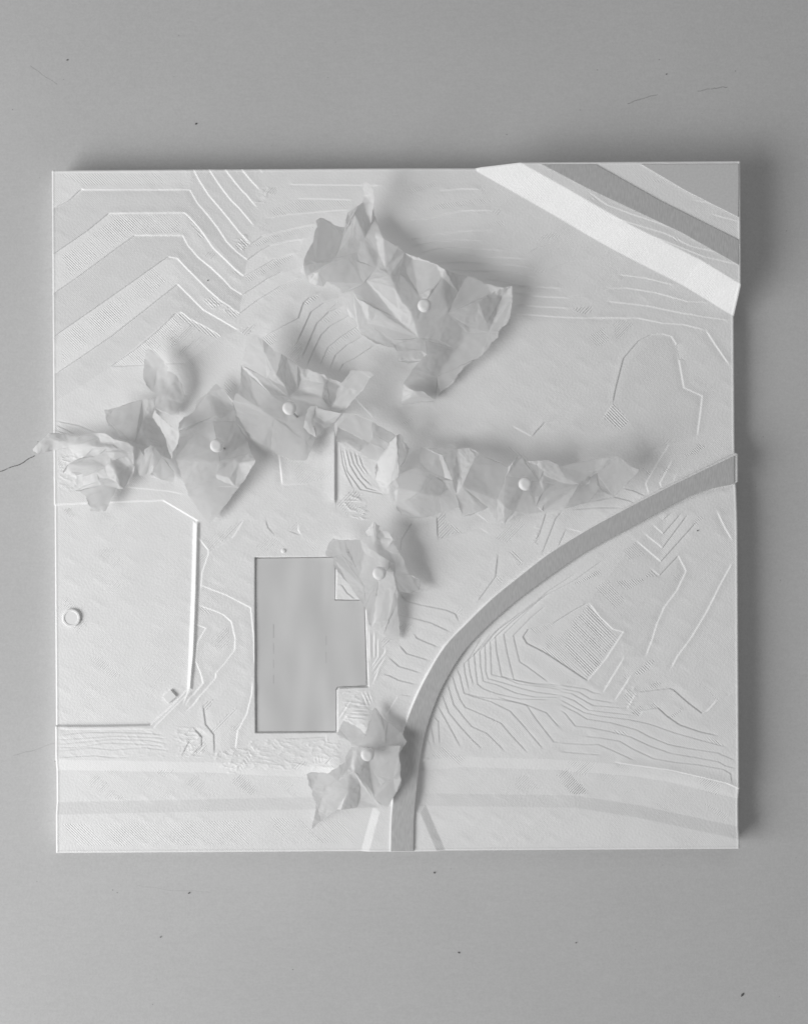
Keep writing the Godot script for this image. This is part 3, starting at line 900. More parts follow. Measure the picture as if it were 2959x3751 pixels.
	paper(sheet, "tightly crumpled unpinned tracing paper sticking out over the model's left edge", pieces, Vector3(-82.52, 6, -16.79), [[[-71.14, -46.82, 10.15, -69.92, -46.46, 10.56, -68.21, -44.9, 10.75, -65.95, -42.63, 11.01, -64.82, -41.23, 11.13, -65.31, -40.45, 10.89, -62.8, -39.12, 10.54, -61.95, -37.32, 9.66, -60.64, -35.21, 8.92, -60.81, -32.79, 8.33, -61.77, -31.19, 7.89, -63.02, -28.24, 6.93, -64.65, -27.81, 7.14, -67.75, -28.71, 7.96, -69.32, -29.95, 9.23, -68.41, -33.12, 10.32, -69.71, -34.47, 10.58, -71.2, -36.06, 11.06, -71.91, -37.97, 11.14, -72.01, -41.06, 10.77, -71.82, -43.91, 10.23, -68.34, -40.82, 10.43, -67.87, -37.83, 10.19, -64.32, -36.16, 10.12, -65.81, -32.34, 9.81],
		[[0,1,2,3,4,5,21,19,20], [19,21,22,16,17,18], [21,5,6,23,22], [6,7,8,9,24,23], [22,23,24,15,16], [24,9,10,11,12,13,14,15]]],
		[[-83.3, -29.07, 10.94, -80.13, -29.83, 10.16, -76.24, -31.44, 9.34, -73.09, -32.32, 8.8, -69.45, -32.42, 8.89, -68.71, -31.91, 8.57, -70.24, -29.47, 8.15, -70.08, -27.1, 6.9, -67.36, -23.19, 6.7, -65.37, -18.4, 6.93, -65.13, -14.98, 7.86, -67.79, -16.08, 8.27, -70.46, -18.86, 8.59, -75.22, -19.38, 9.31, -79.41, -21.01, 9.98, -80.17, -23.21, 10.14, -82.21, -24.56, 10.58, -82.97, -26.75, 10.75, -73.06, -26.71, 8.11, -71.8, -29.99, 8.5, -73.18, -22.76, 8.68],
		[[0,1,2,3,19,18,20,13,14,15,16,17], [3,4,5,6,19], [19,6,7,18], [18,7,8,9,10,11,12,13,20]]],
		[[-68.68, -29.04, 11.52, -67.52, -27.36, 11.76, -65.42, -25.63, 12.41, -63.03, -23.62, 13.2, -61.37, -22.51, 13.31, -61.22, -21.19, 12.89, -62.24, -19.15, 11.19, -63.93, -17.04, 10.11, -64.51, -14.9, 9.08, -65.05, -17.05, 10.06, -65.63, -19.2, 10.88, -65.97, -21.61, 11.54, -67.45, -24.14, 11.12, -69.48, -26.94, 10.74, -63.25, -22.06, 12.43],
		[[0,1,2,3,14,11,12,13], [3,4,5,6,14], [14,6,7,8,9,10,11]]],
		[[-76.66, -20.44, 9.97, -74.7, -19.73, 10.05, -73.38, -17.66, 9.92, -72.28, -15.75, 9.48, -71.97, -17.62, 10.43, -69.99, -18.88, 11.04, -69.1, -18.43, 10.32, -67.46, -15.73, 9.39, -65.76, -13.83, 8.59, -63.95, -10.78, 8.18, -64.75, -8.45, 7.35, -67.83, -9.13, 8.29, -70.84, -9.84, 8.42, -70.82, -10.76, 9.38, -70.02, -11.32, 9.27, -69.67, -13.66, 9.47, -71.8, -10.79, 8.9, -73.18, -9.83, 8.93, -74, -10.25, 8.96, -74.4, -13.28, 9.4, -75.48, -16.05, 9.42, -69.87, -16.52, 10.09],
		[[0,1,2,3,19,20], [3,4,5,21,15,16,17,18,19], [5,6,7,8,9,10,11,12,13,14,15,21]]],
		[[-105.28, -18.32, 7.47, -104.12, -19.21, 8.49, -101.86, -21.28, 8.54, -100.28, -22.82, 8.32, -98.46, -22.98, 8.01, -95.57, -22.52, 8.28, -91.39, -21.39, 9.72, -96.41, -18.43, 9, -99.15, -17.66, 8.43, -101.25, -17.19, 9.36, -103, -16.75, 9.79, -104.74, -17.56, 8.37, -102.03, -18.98, 9.46, -99.79, -21.52, 8.83, -98.72, -19.96, 9.09, -94.16, -20.02, 9.73, -89.88, -22.1, 9.33, -87.09, -22.5, 9.37, -84.78, -22.39, 10.4, -82.89, -22.37, 11.04, -80.51, -20.58, 11.19, -76.51, -19.64, 11.25, -74.87, -18.4, 11.25, -75.07, -16.49, 11.08, -75.3, -13.55, 9.59, -75.28, -13.04, 8.81, -75.99, -10.58, 7.96, -77.48, -7.79, 8.57, -78.66, -6.41, 8.39, -80.72, -6.64, 8.47, -82.72, -2.54, 8.77, -83.89, -.1, 8.27, -86.1, 0, 8.67, -88.16, -.13, 9.11, -87.79, -1.45, 9.69, -88.44, -2.01, 9.79, -89.13, -4.22, 9.75, -91.37, -5.93, 8.6, -93.26, -5.97, 7.34, -90.61, -7.62, 7.68, -90.6, -10.1, 8.37, -90.36, -10.94, 9.34, -91.93, -10.47, 9.58, -92.95, -11.36, 10.13, -95.75, -10.92, 9.36, -95.47, -11.7, 10.38, -93.67, -13.58, 11.05, -91.29, -15.09, 10.78, -89.69, -15.88, 9.2, -93.52, -17.05, 8.62, -94.36, -18.4, 9.26, -91.48, -19.41, 10.24, -88.02, -19.77, 10.62, -84.75, -19.96, 9.74, -85.48, -21.32, 10.01, -86.6, -18.51, 10.75, -81.44, -19.6, 10.53, -80.71, -18.73, 11.03, -82.67, -18.19, 10.96, -87.97, -16.97, 9.34, -86.45, -15.82, 9.7, -83.8, -17.16, 10.13, -82.06, -15.75, 10.4, -79.45, -17.92, 10.73, -76.65, -16.65, 10.87, -80.16, -16.79, 11.09, -77.01, -15.7, 10.64, -81.19, -14.77, 10.54, -79.64, -15.06, 10.22, -75.75, -13.56, 9.51, -83.51, -12.76, 9.86, -88.3, -15.13, 9.95, -90.66, -11.29, 9.64, -83.92, -12.2, 9.88, -86.36, -11.42, 9.28, -85.43, -9.77, 8.84, -85.92, -8.66, 9.02, -84.68, -8.36, 9.37, -82.78, -9.6, 9.27, -81.09, -9.57, 9.73, -80.05, -8.05, 9.56, -80.08, -11.04, 10.63, -81.59, -13.78, 10.97, -77.84, -12.76, 9.05, -76.65, -11.7, 8.05, -85.3, -7.54, 9.23],
		[[0,1,12,10,11], [1,2,3,13,12], [13,14,8,9,10,12], [3,4,5,15,14,13], [14,15,7,8], [5,6,51,15], [6,16,17,54,52,51], [17,18,19,20,56,53,54], [54,53,52], [15,51,55,50,7], [51,52,55], [52,53,56,57,58,55], [20,21,22,23,64,63,57,56], [57,63,65,61,58], [50,55,59,48,49], [55,58,61,60,59], [63,64,65], [61,65,64,66,68,67,62], [64,23,24,69,68,66], [60,61,62], [46,47,48,59,60,71], [45,46,71,60,70,72,42,43,44], [60,62,67,82,70], [67,68,69,83,82], [69,25,84,83], [41,42,72,70,73,74,40], [73,78,75,74], [73,70,82,81,79,78], [40,74,75,76,39], [75,78,77,76], [81,82,83,84,25,26,27,28,29,80,79], [39,76,77,85,37,38], [77,78,79,80,85], [37,85,80,29,30,31,34,35,36], [34,31,32,33]]]], tracing, 400)
	rumple = 0.05
	paper(sheet, "folded tracing paper strip with bright upright facet and round leaf, without pin of its own", pieces, Vector3(1.95, 6, -13.49), [[[-14.48, -27.53, 12.91, -12.02, -27.37, 12.97, -8.21, -26.54, 12.85, -6.32, -25.07, 12.5, -3.9, -23.65, 11.49, -1.72, -22.48, 10.67, .33, -21.29, 9.96, -.37, -20.33, 10, -1.75, -19.21, 10.27, -2.48, -17.09, 9.09, -3.97, -18.14, 9.99, -7.24, -19.17, 11.11, -11.04, -21.08, 11.61, -13.76, -22.44, 11.86, -16.32, -23.78, 12.34, -17.04, -20.79, 12.09, -17.29, -24.63, 12.1, -6.09, -21.56, 11.93, -3.12, -19.73, 10.74, -15.07, -25.67, 12.48],
		[[16,0,19], [0,1,2,3,17,11,12,13,14,19], [14,15,16,19], [3,4,5,6,7,8,18,17], [17,18,8,9,10,11]]],
		[[-16.36, -23.69, 11.82, -11.18, -21.16, 9.23, -7.37, -19.39, 7.86, -4.58, -18.44, 8, -3.2, -17.05, 7.91, -4.33, -15.25, 7.86, -4.89, -14.13, 7.94, -7.12, -14.7, 7.9, -10.46, -16.69, 7.68, -14.01, -18.31, 8.65, -16.85, -19.78, 11.2, -10.4, -18.56, 8.66, -14.42, -19.68, 10.52],
		[[0,1,2,11,12,10], [10,12,11,8,9], [11,2,3,4,5,6,7,8]]],
		[[.37, -20.84, 14.85, 1.05, -21.29, 14.39, 2.13, -21.04, 14.11, 2.66, -19.19, 13.39, 4.03, -17.47, 10.91, 3.46, -15.47, 11.99, 2.63, -13.59, 11.52, .97, -11.66, 11.89, .81, -9.5, 11.01, .92, -6.27, 8.72, -.2, -5.17, 8.38, -.24, -2.13, 7.14, -1.88, -4.35, 8.22, -4.1, -5.48, 8.13, -5.78, -8.86, 7.44, -5.96, -11.82, 9.67, -5.41, -13.51, 9.05, -3.97, -15.61, 10.6, -2.27, -17.67, 12.33, -1.15, -19.47, 13.62, .61, -17.02, 13.53, -1.84, -7.37, 9.52],
		[[0,20,7,8,21,13,14,15,16,17,18,19], [0,1,2,3,4,5,6,7,20], [8,9,10,11,12,13,21]]],
		[[.95, -9.64, 10.98, 2.61, -10.6, 10.79, 4.82, -11.7, 10.59, 6.47, -11.56, 10.54, 9.78, -10.3, 10.46, 11.17, -9.62, 9.93, 13.12, -8.81, 9.38, 14.09, -8.39, 9.29, 16.58, -8.23, 9.45, 16.57, -6.98, 9.41, 17.26, -5.04, 9.35, 17.8, -3.38, 9.3, 18.35, -1.99, 9.26, 18.49, -.6, 9.08, 15.85, .07, 9.12, 13.36, .75, 9.03, 10.85, 1.84, 9.13, 7.51, 2.51, 9.54, 4.19, 2.49, 9.94, 1.98, 1.51, 10.02, .34, -.16, 10.24, .2, -1.26, 10.03, .64, -4.56, 10.73, 1.07, -6.19, 11.29, .12, -8.68, 11.09, 8.1, -7.81, 10.93, 6.69, -4.78, 11.3, 12.25, -3.68, 9.62, 15.32, -5.61, 9.32, 3.94, -2.89, 10.6, 14.51, -7.28, 9.16],
		[[0,1,2,3,4,25,26,23,24], [23,26,29,21,22], [4,5,6,30,27,26,25], [26,27,15,16,17,29], [29,17,18,19,20,21], [6,7,30], [7,8,9,10,11,12,13,14,15,27,28,30]]]], tracing, 500)
	paper(sheet, "long tracing paper piece pinned nearest the curved grey road's upper end", pieces, Vector3(36.54, 15.5, -7), [[[7.25, -18.25, 8.83, 9.09, -17.66, 9.1, 12.05, -17.84, 8.94, 15.79, -18.97, 8.43, 17.63, -18.58, 8.5, 17.9, -17.43, 8.92, 21.23, -17.6, 9.85, 23, -16.91, 10.59, 24.05, -15.58, 11.09, 28.57, -13.97, 9.96, 32.59, -12.1, 10.12, 33.95, -13.87, 11.01, 34.89, -15, 12.22, 36.24, -14.82, 10.43, 37.8, -13.74, 9.81, 41, -13.86, 10.5, 43.69, -13.75, 11.96, 46.63, -12.71, 10.82, 47.3, -11.45, 10.15, 48.99, -9.1, 8.98, 53.18, -7.06, 8.35, 56.7, -9.3, 7.58, 60.27, -11.18, 6.72, 61.07, -7.77, 7.93, 58.89, -5.19, 7.67, 56.06, -1.85, 8.57, 49.16, -.03, 9.72, 42.74, 1.04, 8.38, 37.94, 1.56, 8.21, 34.24, 2.28, 8.1, 31.52, 4.32, 7.45, 29.43, 3.37, 7.91, 26.7, -.36, 9.37, 24.81, .37, 9.78, 21.44, 1.82, 10.26, 19.28, 2, 9.6, 18.27, -.58, 11.11, 17.34, -4.24, 11.69, 16.43, -8.25, 12.13, 14.14, -9.07, 10.53, 11.93, -9.07, 10.64, 9.75, -10.94, 10.32, 7.21, -13.59, 9.3, 12.4, -15.78, 9.25, 13.66, -15.36, 9.81, 14.01, -14.24, 10.13, 13.81, -11.29, 10.11, 19.12, -6.4, 12.66, 17.93, -8.27, 11.51, 21.26, -13.19, 11.45, 21.96, -12.81, 11.74, 22.94, -15.21, 11.25, 18.71, -10.12, 10.92, 32.01, -9.7, 10.21, 31.42, -4.19, 10.23, 31.26, -.88, 9.87, 29.22, -2.73, 10.11, 31.42, 2.82, 8.35, 37.49, -7.13, 9.08, 40.85, -12.66, 9.09, 42.73, -10.99, 8.83, 45.02, -9.52, 8.4, 41.55, -8.07, 8.04, 42.6, -7.68, 8.42, 42.79, -4.9, 8.29, 41.6, -3.42, 8.67, 40.71, -.65, 8.38, 43.01, -9.72, 8.24, 47.18, -7.86, 7.73, 50.64, -7.09, 8.03, 45.96, -5.25, 8.18, 43.08, -1.56, 8.64, 42.3, .29, 8.79, 53.16, -6.32, 8.41, 49.19, -.95, 9.56, 34.58, .61, 8.38, 38.64, -4.54, 8.74, 40.15, -3.43, 8.5, 45.87, -7.12, 7.75],
		[[0,1,2,3,4,5,49,52,48,38,45,44,43], [43,44,45,38,39,46], [0,43,46,39,40,41,42], [5,6,7,8,51,50,49], [49,47,48,52], [49,50,51,8,9,10,53,54,55,56,47], [38,48,47,56,32,33,34,35,36,37], [32,56,55,57,30,31], [10,11,12,13,14,59,62,58,54,53], [54,58,76,75,57,55], [57,75,28,29,30], [75,76,77,66,28], [28,66,72,27], [58,62,63,64,65,77,76], [77,65,66], [14,15,16,17,18,19,20,69,61,60,59], [59,60,62], [60,67,63,62], [60,61,69,68,67], [67,68,78,63], [63,78,64], [78,68,69,70,71,72,66,65,64], [69,20,73,74,26,27,72,71,70], [20,21,22,23,24,25,26,74,73]]],
		[[47.39, -11.97, 10.69, 51.64, -13.06, 10.59, 56.09, -13.96, 10.42, 59.43, -14.38, 10.31, 60.61, -13.84, 10.74, 59.03, -11.74, 10.37, 57.6, -10.65, 10.14, 56.39, -8.84, 9.75, 55.87, -7.37, 9.56, 54.43, -6.28, 9.37, 52.34, -7.17, 10.57, 48.58, -8.9, 11.08, 53.85, -10.29, 10.45],
		[[0,1,2,3,4,5,6,12], [12,6,7,8,9,10], [0,12,10,11]]],
		[[59.49, -14.41, 11.6, 63.9, -14.86, 11.53, 64.67, -14.21, 11.37, 67.74, -11.84, 10.8, 69.92, -10.98, 10.84, 68.97, -9.47, 10.28, 66.85, -7.29, 9.92, 65.8, -5.83, 9.66, 63.01, -3.46, 8.97, 59.85, -4.76, 9.86, 57.87, -6.59, 10.46, 57.85, -9.89, 10.65, 58.84, -12.42, 11.21, 58.68, -6.6, 10.14],
		[[0,1,2,3,4,5,6,7,8,13,11,12], [13,8,9,10,11]]]], tracing, 600)
	paper(sheet, "narrow tracing paper overhanging the right edge of the grey building footprint", pieces, Vector3(-4.67, 13.5, 18.05), [[[-10.23, 8.63, 10.95, -8.77, 8.32, 11.16, -8.04, 7.6, 11.25, -8.55, 6.46, 11.22, -8.12, 5.74, 11.6, -7.26, 4.5, 12.29, -6.61, 3.47, 12.94, -5.89, 3.37, 13.09, -5.2, 4.4, 12.42, -4.5, 4.72, 12.05, -4.82, 5.54, 11.94, -4.22, 5.97, 11.42, -2.05, 6.35, 11.6, -1.34, 7.43, 11.53, -.83, 8.67, 11.54, -.54, 9.72, 10.81, .48, 11.39, 10.68, 1.3, 12.83, 10.78, 2.12, 14.26, 11.13, 2.62, 15.5, 11.2, 3.03, 16.98, 10.78, 3.75, 18.49, 9.89, 4.06, 18.96, 9.72, 4.99, 19.13, 9.81, 7.07, 20.69, 8.67, 7.59, 22.38, 8.38, 8.74, 22.92, 8.3, 9.68, 23.37, 8.04, 7.49, 23.66, 8.07, 5.39, 24.02, 8.12, 3.3, 24.18, 8.94, .4, 23.46, 9.78, -.4, 19.65, 10.69, -.79, 17.66, 11.02, -1.72, 17.14, 10.97, -1.81, 14.88, 10.75, -4.88, 12.76, 11.39, -8.38, 10.29, 10.98, -6, 9.88, 11.14, -5.45, 7.6, 11.73, -6.13, 5.11, 12.56, -6.89, 7.39, 11.63, -3.86, 9.93, 10.35, -2.83, 11.59, 10.41, -.98, 12.64, 10.27, -.18, 17.58, 10.66, -.37, 15.32, 10.5, 6.33, 23.54, 8.23, -4.25, 8.67, 10.8, -3.21, 7.85, 10.78],
		[[2,3,4,5,6,7,40,41], [40,7,8,9,10,11,39], [0,1,2,41,38,37], [41,40,39,38], [38,39,11,49,48,42], [11,12,13,14,48,49], [48,14,15,16,17,44,43,42], [37,38,42,43,44,46,35,36], [44,17,18,19,20,45,46], [35,46,45,33,34], [33,45,20,21,22,23,24,25,47,29,30,31,32], [25,26,27,28,29,47]]],
		[[-17.95, 8.06, 11.08, -16.81, 8.37, 11.27, -14.76, 8.7, 11.03, -12.32, 8.67, 10.56, -10.26, 8.69, 10.32, -8.4, 10.3, 10.6, -4.89, 12.79, 10.98, -1.81, 14.86, 11.11, -1.74, 17.02, 9.68, -2.66, 17.58, 10.47, -.79, 17.66, 11.04, -.5, 20.06, 10.71, 0, 22.16, 10.35, .7, 24.49, 9.78, .27, 26.82, 9.32, .35, 29.8, 8.76, .96, 32.79, 8.21, .81, 38.4, 7.06, -1.81, 37.95, 7.17, -3.89, 36.65, 7.32, -5.13, 35.36, 7.53, -7.21, 34.26, 7.82, -7.92, 33.15, 8.25, -8.4, 30.17, 8.7, -9.09, 28.03, 9.16, -11.22, 25.04, 9.83, -13.66, 21.26, 10.17, -16.86, 17.23, 11.3, -17.76, 15.76, 11.54, -17.64, 14.12, 11.6, -17.74, 13.54, 11.58, -19.99, 13.17, 11.71, -20.09, 12.04, 11.66, -19.27, 10, 11.46, -14.17, 12.31, 11.01, -15.4, 12.91, 11.22, -12.06, 15.66, 10.5, -10.34, 18.8, 10.15, -9.23, 22.36, 9.83, -8.96, 25.09, 9.42, -8.78, 27.62, 9.16, -4.64, 18.42, 10.15, -5.18, 20.73, 9.75, -5.43, 24.51, 9.24, -5.92, 32.31, 8.37, -2.38, 32.33, 8.4, -2.09, 23.87, 9.63, -5.94, 14.25, 10.59, -9.06, 12.6, 10.09],
		[[0,1,34,35,30,31,32,33], [4,5,6,7,47,48], [1,2,3,4,48,37,36,34], [48,47,41,42,38,37], [47,7,8,9,41], [35,34,36,37,38,39,40,24,25,26,27,28,29,30], [38,42,43,44,21,22,23,24,40,39], [41,9,10,11,12,46,43,42], [43,46,45,44], [46,12,13,14,15,16,17,18,19,45], [44,45,19,20,21]]]], tracing, 700)
	paper(sheet, "tracing paper with pointed corners lying against the lower end of the curved road", pieces, Vector3(-8.39, 12.5, 69.73), [[[-6.55, 57.42, 8.35, -5.87, 57.84, 8.25, -5.08, 58.83, 8.3, -4.21, 60.35, 8.13, -2.54, 61.67, 8.05, .62, 62.36, 7.76, 1.2, 64.55, 8.48, 2.76, 66.91, 9.95, 1.77, 68.6, 10.2, .59, 70.23, 10.63, -2.35, 70.14, 10.2, -6.31, 70.22, 9.15, -10.2, 69.02, 9.82, -12.96, 68.28, 9.61, -13.33, 67.05, 9.81, -14.1, 66.2, 9.99, -16.04, 65.63, 10.26, -17.27, 64.42, 10.7, -16.58, 63.07, 10.65, -15.37, 60.28, 10.9, -12.48, 61.79, 10.41, -10.55, 63.07, 10.05, -9.02, 64.84, 9.35, -8.43, 62.2, 8.93, -7.84, 59.53, 8.59, -3.52, 64.19, 8.95, -3.33, 68.12, 9.7, -9.42, 66.37, 9.49, -11.19, 68.29, 9.62],
		[[14,15,16,17,18,19,20,21,22,27,28,13], [22,23,24,0,1,2,3,25,26,11,12,28,27], [25,3,4,5,6,7,26], [26,7,8,9,10,11]]],
		[[-13.16, 68.47, 9.64, -11.18, 68.35, 9.77, -9.21, 68.57, 10.05, -6.27, 69, 9.98, -3.72, 69.31, 10.34, -2.33, 68.07, 10.6, -.76, 67.79, 10.8, .8, 67.78, 10.99, .79, 69.4, 10.8, .39, 70.41, 10.66, .87, 72.62, 10.5, .95, 74.03, 10.37, .84, 76.51, 9.95, 1.17, 77.76, 10.32, 1.01, 79.92, 9.13, -.48, 82.39, 8.79, -2.08, 84.86, 8.47, -2.68, 86.28, 8.34, -4.06, 85.84, 8.45, -5.43, 85.15, 8.7, -5.55, 86.22, 8.19, -6.64, 86.3, 8.21, -9.2, 86.35, 8.3, -11.97, 86.54, 8.28, -16.18, 86.19, 10.01, -17.43, 86.67, 9.2, -18.22, 86.89, 9.12, -20.32, 89.09, 7.91, -22.34, 90.59, 7.58, -25.16, 92.96, 7.3, -24.2, 89.59, 8.65, -23.26, 84.65, 9.81, -24.5, 81.56, 10.78, -25.33, 78.44, 11.94, -25.79, 75.5, 11.99, -24.74, 74.79, 11.79, -22.26, 75.14, 11.34, -19.73, 75.39, 11.22, -16.83, 73.58, 10.84, -14.9, 72.55, 10.38, -14.8, 71.23, 10.21, -12.66, 70.16, 9.9, -13.35, 73.81, 10.15, -13.65, 75.75, 11.12, -12.3, 74.97, 11.48, -9.02, 71.85, 10.25, -8.07, 72.81, 9.68, -6.54, 76.25, 9.39, -4.69, 79.85, 9.23, -10.98, 75.96, 10.82, -8.31, 79.88, 9.68, -6.6, 83.51, 8.87, -16.84, 77.63, 10.98, -19.99, 79.22, 10.85, -24.28, 80.41, 11.01, -14.15, 80.92, 10.56, -10.78, 84.12, 8.16, -1.23, 77.74, 9.76, -3.4, 78.34, 9.65, -21.47, 82.67, 9.88, -22.77, 86.91, 8.99, -10.68, 78.97, 9.41, -7.2, 83.59, 8.63],
		[[0,41,42,43,52,37,38,39,40], [33,34,35,36,37,52,53,54], [53,52,43,55,24,25,26,27,60,59,54], [32,54,59,60,31], [31,60,27,28,29,30], [41,44,43,42], [0,1,2,45,49,44,41], [43,44,49,50,51,62,61], [43,61,56,23,24,55], [61,62,51,20,21,22,23,56], [45,46,47,48,51,50,49], [2,3,46,45], [3,4,5,6,7,8,9,10,11,12,57,58,48,47,46], [58,57,12,13,14,15,16,17,18,19,20,51,48]]]], tracing, 800)
	# pins
	var head_mat := plain(0.86, 0.4)
	head_mat.backlight_enabled = true
	head_mat.backlight = grey(0.72)
	var steel := plain(0.5, 0.3)
	steel.metallic = 1.0
	pin(Vector3(8.48, 16.5, -57.1), Vector2(0.2, 0.1), "white ball pin in the largest crumpled paper at top middle", head_mat, steel, 8.0)
	pin(Vector3(-29.26, 18, -28.39), Vector2(1.3, 1.9), "white ball pin leaning, its shaft showing, in the star-shaped paper", head_mat, steel, 8.0)
	pin(Vector3(-49.58, 17.5, -18.15), Vector2(0.2, 0.2), "white ball pin in the kite-shaped paper, leftmost of the six pins", head_mat, steel, 8.0)
	pin(Vector3(36.54, 15.5, -7), Vector2(-0.3, 0.2), "white ball pin in the long paper near the curved road, rightmost pin", head_mat, steel, 8.0)
	pin(Vector3(-4.67, 13.5, 18.05), Vector2(0.1, -0.7), "white ball pin beside the upper right of the grey building footprint", head_mat, steel, 8.0)
	pin(Vector3(-8.39, 12.5, 69.73), Vector2(-0.2, -0.6), "white ball pin in the paper at the bottom, lowest of the six pins", head_mat, steel, 8.0)
	# specks of dirt
	var dirt := plain(0.1, 0.9)
	crumb(Vector3(-59.16, .05, -116.12), 0.3, 1.6, 1.1, "dark speck on the table above the model's upper left part", dirt)
	crumb(Vector3(-62.72, .05, 114.62), 0.32, 1.2, 0.4, "dark speck on the table below the model's lower left part", dirt)
	crumb(Vector3(10.83, .05, 108.97), 0.32, 1.3, 2.2, "dark speck on the table just below the curved road's end", dirt)
	crumb(Vector3(102.85, .05, 146.16), 0.42, 1.9, 0.9, "elongated dark speck at the lower right corner of the table", dirt)
	crumb(Vector3(-97.64, .05, -135.52), 0.26, 1.4, 0.2, "dark speck near the table's upper left corner", dirt)
	crumb(Vector3(18.06, .05, 133), 0.22, 2.2, 2.5, "thin dark speck on the table far below the model's middle", dirt)
	crumb(Vector3(53.13, .05, 130.24), 0.26, 1.1, 0.1, "round dark speck on the table below the model's right half", dirt)
	crumb(Vector3(81.85, .05, -130.15), 0.22, 1.3, 0.6, "small dark speck on the table above the model's upper right corner", dirt)
	crumb(Vector3(33.25, 4.6, 83.86), 0.3, 2.0, 0.05, "black dash-shaped speck on the sloping white bank right of the road", dirt)
	crumb(Vector3(-54.48, 6.1, -67.42), 0.26, 1.0, 0.0, "tiny dark speck on the white terraces at the model's upper left", dirt)
	crumb(Vector3(88.23, 6.1, 6.71), 0.28, 1.1, 0.0, "tiny dark speck on the white ground below the road's upper end", dirt)
	crumb(Vector3(-71.31, .05, 127.76), 0.28, 1.0, 0.0, "round dark speck on the table under the model's lower left", dirt)


func smooth(line: PackedVector2Array) -> PackedVector2Array:
	var c := Curve2D.new()
	for i in line.size():
		var a := line[maxi(i - 1, 0)]
		var b := line[mini(i + 1, line.size() - 1)]
		c.add_point(line[i], (a - b) / 6.0, (b - a) / 6.0)
	var r := PackedVector2Array()
	var len := c.get_baked_length()
	for i in 90:
		r.append(c.sample_baked(len * i / 89.0, true))
	return r


